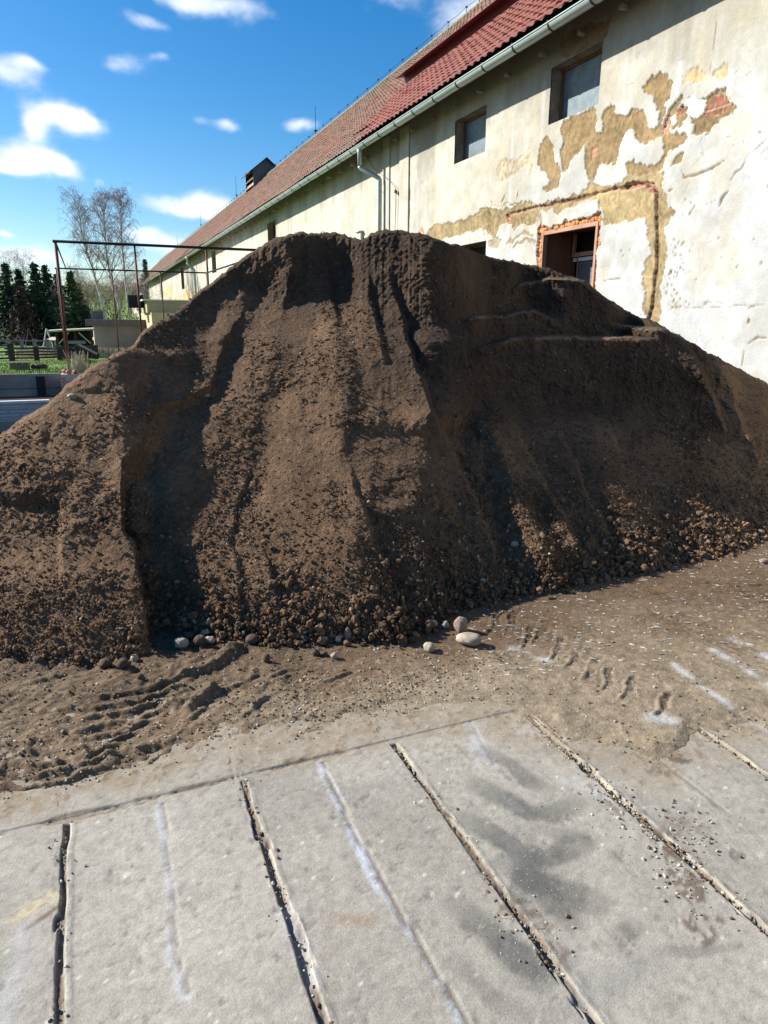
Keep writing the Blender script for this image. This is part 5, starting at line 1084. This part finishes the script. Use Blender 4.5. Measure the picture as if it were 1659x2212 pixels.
# open shelter with a sloping roof
YC = 34.0; LF = float(LG(YC))
x0_, x1_ = float(on_Y(120, 730, YC)[0]), float(on_Y(200, 730, YC)[0]); zl, zr2 = float(on_Y(120, 714, YC)[2]), float(on_Y(202, 709, YC)[2])
t = empty('shelter', (x0_, YC, LF)); tag(t, 'open dark timber shelter with low sloping roof left of the grey shed', 'shelter')
m_dkw = mat('dark_timber', (.05, .038, .03), nscale=5, namt=.35); m_pw = mat('pale_board', (.50, .42, .30), nscale=5, namt=.2)
b = MB(); b.add([(x0_-.3, YC-.3, zl-.07), (x1_+.1, YC-.3, zr2-.07), (x1_+.1, YC+3, zr2-.07), (x0_-.3, YC+3, zl-.07), (x0_-.3, YC-.3, zl), (x1_+.1, YC-.3, zr2), (x1_+.1, YC+3, zr2), (x0_-.3, YC+3, zl)], [(3, 2, 1, 0), (4, 5, 6, 7), (0, 1, 5, 4), (1, 2, 6, 5), (2, 3, 7, 6), (3, 0, 4, 7)]); rel(b.build('roof', m_pw, None), t)
for x in (x0_, (x0_+x1_)/2, x1_-.1):
    b = MB(); b.box((x, YC, LF-.05), (x+.1, YC+.1, min(zl, zr2)-.071)); rel(b.build('post', m_dkw, None), t)
b = MB(); b.box((x0_, YC+2.9, LF-.05), (x1_, YC+2.95, zl-.08)); b.box((x0_, YC+.1, LF-.05), (x0_+.04, YC+2.89, zl-.08)); rel(b.build('back_boards', m_steel, None), t)
b = MB(); b.box((x0_+.3, YC-.02, LF+.75), (x1_-.3, YC+.0, LF+.62)); b.box((x0_+.4, YC-.03, LF+.42), (x1_-.5, YC-.01, LF+.5)); rel(b.build('rail', mat('grey_board', (.25, .25, .26), nscale=6), None), t)
for s_, xx in ((1, x0_+.1), (-1, x1_-.1)): b = MB(); b.tube([(xx, YC-.02, zl-.55), (xx+.45*s_, YC-.02, zl-.08)], .03, n=4); rel(b.build('brace', m_pw, None), t)
LF = float(LG(45))
# ochre annex against the barn
m_och = mat('ochre_render', (.58, .46, .24), nscale=1.5, namt=.15, bump=.3, col2=(.50, .40, .22)); m_och2 = mat('olive_render', (.36, .31, .20), nscale=1.5, namt=.15, bump=.3)
YO = 36.0
xo = float(on_Y(*s2(450+700*.211, 1000+1200*.211), YO)[0]); zo = float(on_Y(*s2(450+900*.211, 1000+1095*.211), YO)[2]); zo2 = float(on_Y(*s2(450+900*.211, 1000+875*.211), YO+.6)[2]); xo2 = float(on_Y(*s2(450+612*.211, 1000+1000*.211), YO+.6)[0])
t = empty('annex', (xo, YO, LF)); tag(t, 'ochre two-step annex built against the far part of the barn wall', 'annex')
b = MB(); b.box((xo, YO, LF-.3), (WX-.04, YO+9, zo)); rel(b.build('wall', m_och, None), t)
b = MB(); b.box((xo2, YO+.6, zo+.002), (WX-.04, YO+4.5, zo2)); rel(b.build('upper_wall', m_och2, None), t)
b = MB(); b.box((xo2-.2, YO+.4, zo2+.002), (WX-.05, YO+4.7, zo2+.06)); rel(b.build('roof', m_coping, None), t)
b = MB(); xw_ = xo-.03; b.box((xw_, YO+1.0, LF+.2), (xo-.002, YO+1.5, LF+.72)); rel(b.build('window', m_dark, None), t)
b = MB(); b.box((xo2-.75, YO+2.2, zo+.25), (xo2-.02, YO+3.2, zo+.85)); rel(b.build('crate', m_steel, None), t)

# ------------------------------------------------------------------ fences
def rail_fence(px0_, px1_, YY, zt_px, label, npost, nrail, mm, pick=0):
    LF = float(LG(YY))
    xa_, xb_ = float(on_Y(px0_, 740, YY)[0]), float(on_Y(px1_, 740, YY)[0]); zt_ = float(on_Y((px0_+px1_)/2, zt_px, YY)[2])
    t = empty('rail_fence', (xa_, YY, LF)); tag(t, label, 'fence'); xs_ = np.linspace(xa_, xb_, npost)
    for x in xs_: b = MB(); b.box((x-.09, YY-.06, LF-.1), (x+.09, YY+.06, zt_+.05)); rel(b.build('post', mm, None), t)
    for k in range(nrail):
        z_ = LF+.10+(zt_-LF-.12)*k/(nrail-1); b = MB(); b.tube([(xa_-.2, YY-.09, z_+.03*math.sin(k*2)), ((xa_+xb_)/2, YY-.09, z_), (xb_+.1, YY-.09, z_+.04*math.cos(k))], .032, n=6); rel(b.build('rail', mm, None), t)
    for k in range(pick):
        x = xa_+(xb_-xa_)*(k+.5)/pick; b = MB(); b.box((x-.045, YY-.15, LF+.02), (x+.045, YY-.12, zt_-rng.uniform(0, .12)), rz=0); rel(b.build('picket', mm, None), t)
m_fw = mat('fence_wood', (.075, .055, .045), nscale=5, namt=.3)
rail_fence(-60, 22, 27.5, 745, 'short dark rail fence at the left edge with a double post', 3, 3, m_fw)
rail_fence(22, 128, 28.5, 751, 'dark three-rail fence across the lawn in front of the yard', 3, 4, m_fw)
rail_fence(126, 205, 30.5, 748, 'dark picket fence in front of the timber shelter', 3, 2, m_fw, pick=20)
rail_fence(-40, 130, 40, 735, 'grey wire and rail fence far behind the three-rail fence', 7, 3, mat('grey_rail', (.22, .22, .24), nscale=5))
def simple(nm, b, m_, lab, cat, **k): return tag(b.build(nm, m_, None, **k), lab, cat)
q = on_Y(38, 775, 21.5); LF = float(LG(21.5)); b = MB()
for k in range(7): b.box((q[0]-.22+k*.07, 21.5, LF-.05), (q[0]-.16+k*.07, 21.75, LF+.15+.01*(k % 2)))
b.box((q[0]-.27, 21.47, LF+.17), (q[0]+.30, 21.78, LF+.195)); simple('wood_box', b, mat('box_boards', (.2, .16, .12), nscale=6, namt=.3), 'low slatted wooden box on the lawn before the dark fence', 'box')
b = MB(); b.add(IV2*np.array([.22, .2, .1])+np.array([q[0]+.5, 21.6, LF+.06]), [tuple(f) for f in IF2]); simple('stump', b, m_dkw, 'dark stump on the lawn just right of the slatted box', 'stump')
LF = float(LG(47)); q = on_Y(172, 728, 47); b = MB(); b.add([(q[0]-1.9, 46, LF+.62), (q[0]+1.7, 46, LF+.62), (q[0]+1.9, 48.6, LF+.72), (q[0]-1.6, 48.6, LF+.74), (q[0]-1.9, 46, LF+.69), (q[0]+1.7, 46, LF+.69), (q[0]+1.9, 48.6, LF+.79), (q[0]-1.6, 48.6, LF+.81)], [(3, 2, 1, 0), (4, 5, 6, 7), (0, 1, 5, 4), (1, 2, 6, 5), (2, 3, 7, 6), (3, 0, 4, 7)])
for (x, y) in ((-1.7, 46.1), (1.5, 46.1), (1.5, 48.3), (-1.5, 48.3)): b.box((q[0]+x, y, LF-.05), (q[0]+x+.1, y+.1, LF+.63))
o = simple('table', b, m_pw, 'pale board table top in the yard behind the rail fence', 'table')
m_cw = mat('cut_wood', (.40, .28, .17), nscale=8, namt=.35); t = empty('firewood_pile', (float(q[0]), 43.5, LF)); tag(t, 'light brown pile of split wood behind the rail fence', 'wood pile')
for k in range(26): s_ = rng.uniform(.12, .34); b = MB(); b.add(IV*(1+rng.uniform(-.3, .3, (12, 1)))*s_*np.array([1.5, .8, .7])+np.array([rng.uniform(-2.2, 1.6), rng.uniform(-1, 1.2), rng.uniform(0, .45)]), [tuple(f) for f in IF]); b.build('log', m_cw, t)
for i_, (px_, nm_) in enumerate(((100, 'white'), (62, 'dark'))):
    q = on_Y(px_, 712, 50); b = MB(); x_ = float(q[0])
    for s_ in (-1, 1): b.tube([(x_+.35*s_, 50, LF-.05), (x_, 50.1, LF+1.3)], .035, n=5)
    b.tube([(x_-.25, 50, LF+.5), (x_+.25, 50, LF+.5)], .03, n=5); simple('trestle', b, m_coping if i_ == 0 else m_dkw, 'thin %s trestle standing in the yard before the trees' % nm_, 'trestle')

# ------------------------------------------------------------------ trees
m_bark = mat('dark_bark', (.07, .05, .038), nscale=12, namt=.3); m_nd = [mat('needles', (.032, .066, .034), nscale=2, namt=.5, col2=(.05, .09, .04)), mat('blue_needles', (.05, .085, .065), nscale=2, namt=.4, col2=(.035, .06, .045)), mat('brown_needles', (.11, .06, .048), nscale=2, namt=.4, col2=(.07, .045, .035))]
def conifer(px_, base_py, top_py, YY, wid, kind, label, bare=.12, name='conifer'):
    q = on_Y(px_, top_py, YY); x_ = float(q[0]); zt_ = float(q[2]); zb_ = LF-.1; h_ = zt_-zb_
    t = empty(name, (x_, YY, zb_)); tag(t, label, 'tree', 'conifers along the far side of the yard')
    b = MB(); b.tube([(0, 0, 0), (.05, .02, h_*.5), (0, 0, h_*.97)], [h_*.018, h_*.011, .02], n=7); rel_ = b.build('trunk', m_bark, t)
    V, F = [], []; z_ = h_*bare; k = 0
    while z_ < h_*.985:
        f_ = (z_/h_); R_ = wid*1.55*((1-f_)**.95)*(.6+.65*rng.random())*(1 if f_ > .2 else .8); nb = int(5+7*(1-f_)); 
        for j in range(nb):
            a_ = rng.uniform(0, 6.283); L_ = R_*rng.uniform(.55, 1.12); dr_ = rng.uniform(-.35, .12); n_ = max(3, int(L_/.16))
            for s_ in range(n_):
                u = (s_+.6)/n_; c_ = np.array([math.cos(a_)*L_*u, math.sin(a_)*L_*u, z_+dr_*L_*u*u+.10*L_*u])
                for m__ in range(2):
                    d1 = rng.normal(size=3); d1[2] *= .5; d1 /= np.linalg.norm(d1); d2 = rng.normal(size=3); d2 -= d1*(d2@d1); d2 /= np.linalg.norm(d2); sz = rng.uniform(.14, .34)*(1-.35*u)+.03
                    p_ = c_+rng.normal(0, .08, 3); n0 = len(V); V += [p_-d1*sz, p_+d2*sz*.35-d1*.1*sz, p_+d1*sz+np.array([0, 0, -.06]), p_-d2*sz*.35]; F.append((n0, n0+1, n0+2, n0+3))
        z_ += h_*.022+.03
    o = mesh_np('crown', np.array(V), np.array(F), m_nd[kind], t); return t
cs_ = [(-60, 0, 560, 66, 2.3, 0, 'broad dark fir cut by the left edge'), (8, 0, 566, 64, 2.0, 0, 'dark spruce at the very left edge of the photo'), (38, 0, 580, 70, 1.7, 1, 'bluish spruce second from the left, behind the brown-needled one'), (42, 0, 618, 60, 1.1, 2, 'reddish brown dying spruce between green ones'),
       (72, 0, 566, 63, 1.9, 0, 'tall dark green spruce right of the dying brown one'), (96, 0, 570, 66, 1.7, 0, 'dark green spruce left of the first rusty pole'), (122, 0, 592, 68, 1.6, 1, 'shorter spruce directly behind the first rusty pole'), (150, 0, 588, 60, 1.7, 0, 'wide dark spruce between the pole and the birches'), (168, 0, 612, 64, 1.4, 0, 'small dark spruce at the foot of the left birch'),
       (312, 0, 560, 95, 1.6, 0, 'lone far spruce just left of the barn end')]
for c_ in cs_: conifer(c_[0], c_[1], c_[2], c_[3], c_[4], c_[5], c_[6], bare=.10 if c_[0] > 100 else .16)
# birches: white leaning trunks, fine bare twigs
m_bw = mat('birch_bark', (.62, .60, .56), nscale=3, namt=.2, stretch=(1, 1, 3), col2=(.35, .32, .28)); m_twig = mat('birch_twigs', (.33, .26, .22), nscale=3, namt=.3)
def ribbon_tree(V, F, p, d, L_, r_, depth, droop):
    n_ = 4; pts = [p.copy()]; dd = d.copy()
    for s_ in range(n_):
        dd = dd+rng.normal(0, .13, 3)+np.array([0, 0, -droop*(s_+1)/n_]); dd /= np.linalg.norm(dd); pts.append(pts[-1]+dd*L_/n_)
    a_ = np.cross(d, rng.normal(size=3)); a_ /= np.linalg.norm(a_); b_ = np.cross(d, a_)
    for ax in ((a_, b_) if depth < 2 else (a_,)):
        for s_ in range(n_):
            r0_, r1_ = r_*(1-s_/n_*.6), r_*(1-(s_+1)/n_*.6); n0 = len(V); V += [pts[s_]-ax*r0_, pts[s_]+ax*r0_, pts[s_+1]+ax*r1_, pts[s_+1]-ax*r1_]; F.append((n0, n0+1, n0+2, n0+3))
    if depth >= 3: return
    for k in range((5, 5, 4)[depth]):
        u = rng.uniform(.25, 1.0); i_ = min(int(u*n_), n_-1); q_ = pts[i_]+(pts[i_+1]-pts[i_])*(u*n_-i_)
        side = rng.normal(size=3); side[2] *= .4; side /= np.linalg.norm(side); nd = dd*.55+side*.7+np.array([0, 0, .25*(depth == 0)]); nd /= np.linalg.norm(nd)
        ribbon_tree(V, F, q_, nd, L_*rng.uniform(.42, .68), max(r_*.5, .0055), depth+1, droop+.12+.25*depth)
def birch(tp, YY, r0_, label, nb, name='birch', grp='bare birches behind the shed', ln=2.6, u0=.3, mt_=None):
    P = [on_Y(x, y, YY) for x, y in tp]; P[0][2] = LF-.1; base_ = P[0].copy(); t = empty(name, tuple(base_)); tag(t, label, 'tree', grp); P = [p-base_ for p in P]
    b = MB(); n_ = len(P); b.tube([tuple(p) for p in P], [r0_*(1-.85*i/(n_-1)) for i in range(n_)], n=8); b.build('trunk', mt_ or m_bw, t, smooth=True)
    V, F = [], []
    for k in range(nb):
        u = u0+(1-u0)*((k+.5)/nb)**.9; i_ = min(int(u*(n_-1)), n_-2); f_ = u*(n_-1)-i_; p = P[i_]*(1-f_)+P[i_+1]*f_
        a_ = k*2.4+rng.uniform(-.5, .5); d = np.array([math.cos(a_)*.75, math.sin(a_)*.75, rng.uniform(1.0, 1.9)]); d /= np.linalg.norm(d)
        ribbon_tree(V, F, p, d, ln*(1.15-.75*u)*rng.uniform(.8, 1.2), r0_*.24*(1.2-.8*u)+.006, 0, .04)
    mesh_np('crown', np.array(V), np.array(F), m_twig, t)
YT = 58
birch([(234, 700), (222, 655), (211, 621), (200, 580), (186, 540), (176, 500), (172, 470), (168, 440)], YT, .11, 'leaning birch with white lower trunk, leftmost of the birches', 34, ln=2.3)
birch([(267, 700), (256, 655), (244, 621), (236, 586), (229, 540), (226, 490), (223, 460), (221, 438)], YT+1.5, .12, 'middle birch of the three, white trunk rising above the shed', 36, ln=2.3)
birch([(283, 700), (275, 640), (270, 600), (266, 555), (262, 510), (261, 470), (261, 450), (259, 432)], YT+3, .10, 'rightmost and tallest birch, trunk grey, nearest the barn end', 36, ln=2.1)
m_bushy = mat('bush_bark', (.12, .10, .07), nscale=3)
for i_, (px_, tp_, YY, lb) in enumerate(((190, 640, 62, 'bare bush below the left birch'), (215, 650, 70, 'bare bush between the two leaning birch trunks'), (250, 640, 66, 'bare bush behind the middle birch trunk'), (280, 625, 72, 'bare tall bush beside the barn end'), (168, 600, 74, 'bare tree rising behind the wide dark spruce'), (20, 572, 82, 'pale bare tree behind the spruces at left'), (50, 560, 85, 'pale bare tree between the spruce tops'), (300, 600, 80, 'bare tree just left of the barn roof end'))):
    birch([(px_, 712), (px_+3, (712+tp_)/2), (px_-2, tp_)], YY, .09, lb, 18, name='bare_tree', grp='bare trees and bushes behind the yard', ln=3.4, u0=.12, mt_=m_bushy)
# understorey: low dark hedge mass below the conifers
V, F = [], []
for k in range(26000):
    x_ = rng.uniform(-30, 4); y_ = 62+rng.normal(0, 2.2); z_ = LF+abs(rng.normal(0, .55))*(1.3+.8*math.sin(x_*.9)); p_ = np.array([x_, y_, z_]); d1 = rng.normal(size=3); d1 /= np.linalg.norm(d1); d2 = np.cross(d1, rng.normal(size=3)); d2 /= np.linalg.norm(d2); s_ = rng.uniform(.05, .16)
    n0 = len(V); V += [p_-d1*s_, p_+d2*s_*.5, p_+d1*s_, p_-d2*s_*.5]; F.append((n0, n0+1, n0+2, n0+3))
o = mesh_np('undergrowth', np.array(V), np.array(F), mat('undergrowth_leaf', (.045, .05, .03), nscale=1.5, namt=.5, col2=(.07, .07, .035))); tag(o, 'tangled low undergrowth at the foot of the conifers', 'undergrowth', kind='stuff')
# grass blades
def blades(n_, fx, hgt, mat_, nm, lab):
    V, F = [], []
    for k in range(n_):
        x_, y_ = fx(); h_ = hgt*rng.uniform(.5, 1.3); a_ = rng.uniform(0, 3.14); w_ = .006+.004*rng.random(); l1, l2 = rng.normal(0, h_*.3, 2); dx, dy = math.cos(a_)*w_, math.sin(a_)*w_
        n0 = len(V); g_ = float(LG(y_)); V += [(x_-dx, y_-dy, g_-.02), (x_+dx, y_+dy, g_-.02), (x_+l1*.4+dx*.6, y_+l2*.4+dy*.6, g_+h_*.6), (x_+l1*.4-dx*.6, y_+l2*.4-dy*.6, g_+h_*.6), (x_+l1, y_+l2, g_+h_)]; F += [(n0, n0+1, n0+2, n0+3), (n0+3, n0+2, n0+4, n0+4)]
    F = [f for f in F if f[2] != f[3]]
    o = mesh_np(nm, np.array(V), np.array(F), mat_); tag(o, lab, 'grass', kind='stuff')
m_gr = mat('grass_blade', (.15, .28, .035), nscale=1, namt=.4, col2=(.16, .20, .06)); m_dry = mat('dry_grass', (.42, .37, .26), nscale=1, namt=.3)
blades(26000, lambda: (rng.uniform(-12, 3), WY+.05+abs(rng.normal(0, 5))), .06, m_gr, 'grass', 'short green grass of the lawn above the retaining wall')
blades(9000, lambda: (rng.uniform(-3, 4), 38+rng.normal(0, 2.2)), .6, m_dry, 'dry_grass', 'tall dry straw-coloured grass before the shed and picket fence')
blades(160, lambda: (px1-.25+rng.normal(0, .12), WY+rng.normal(.1, .15)), .75, m_dry, 'dry_grass', 'few long dry stalks growing by the brick pier')
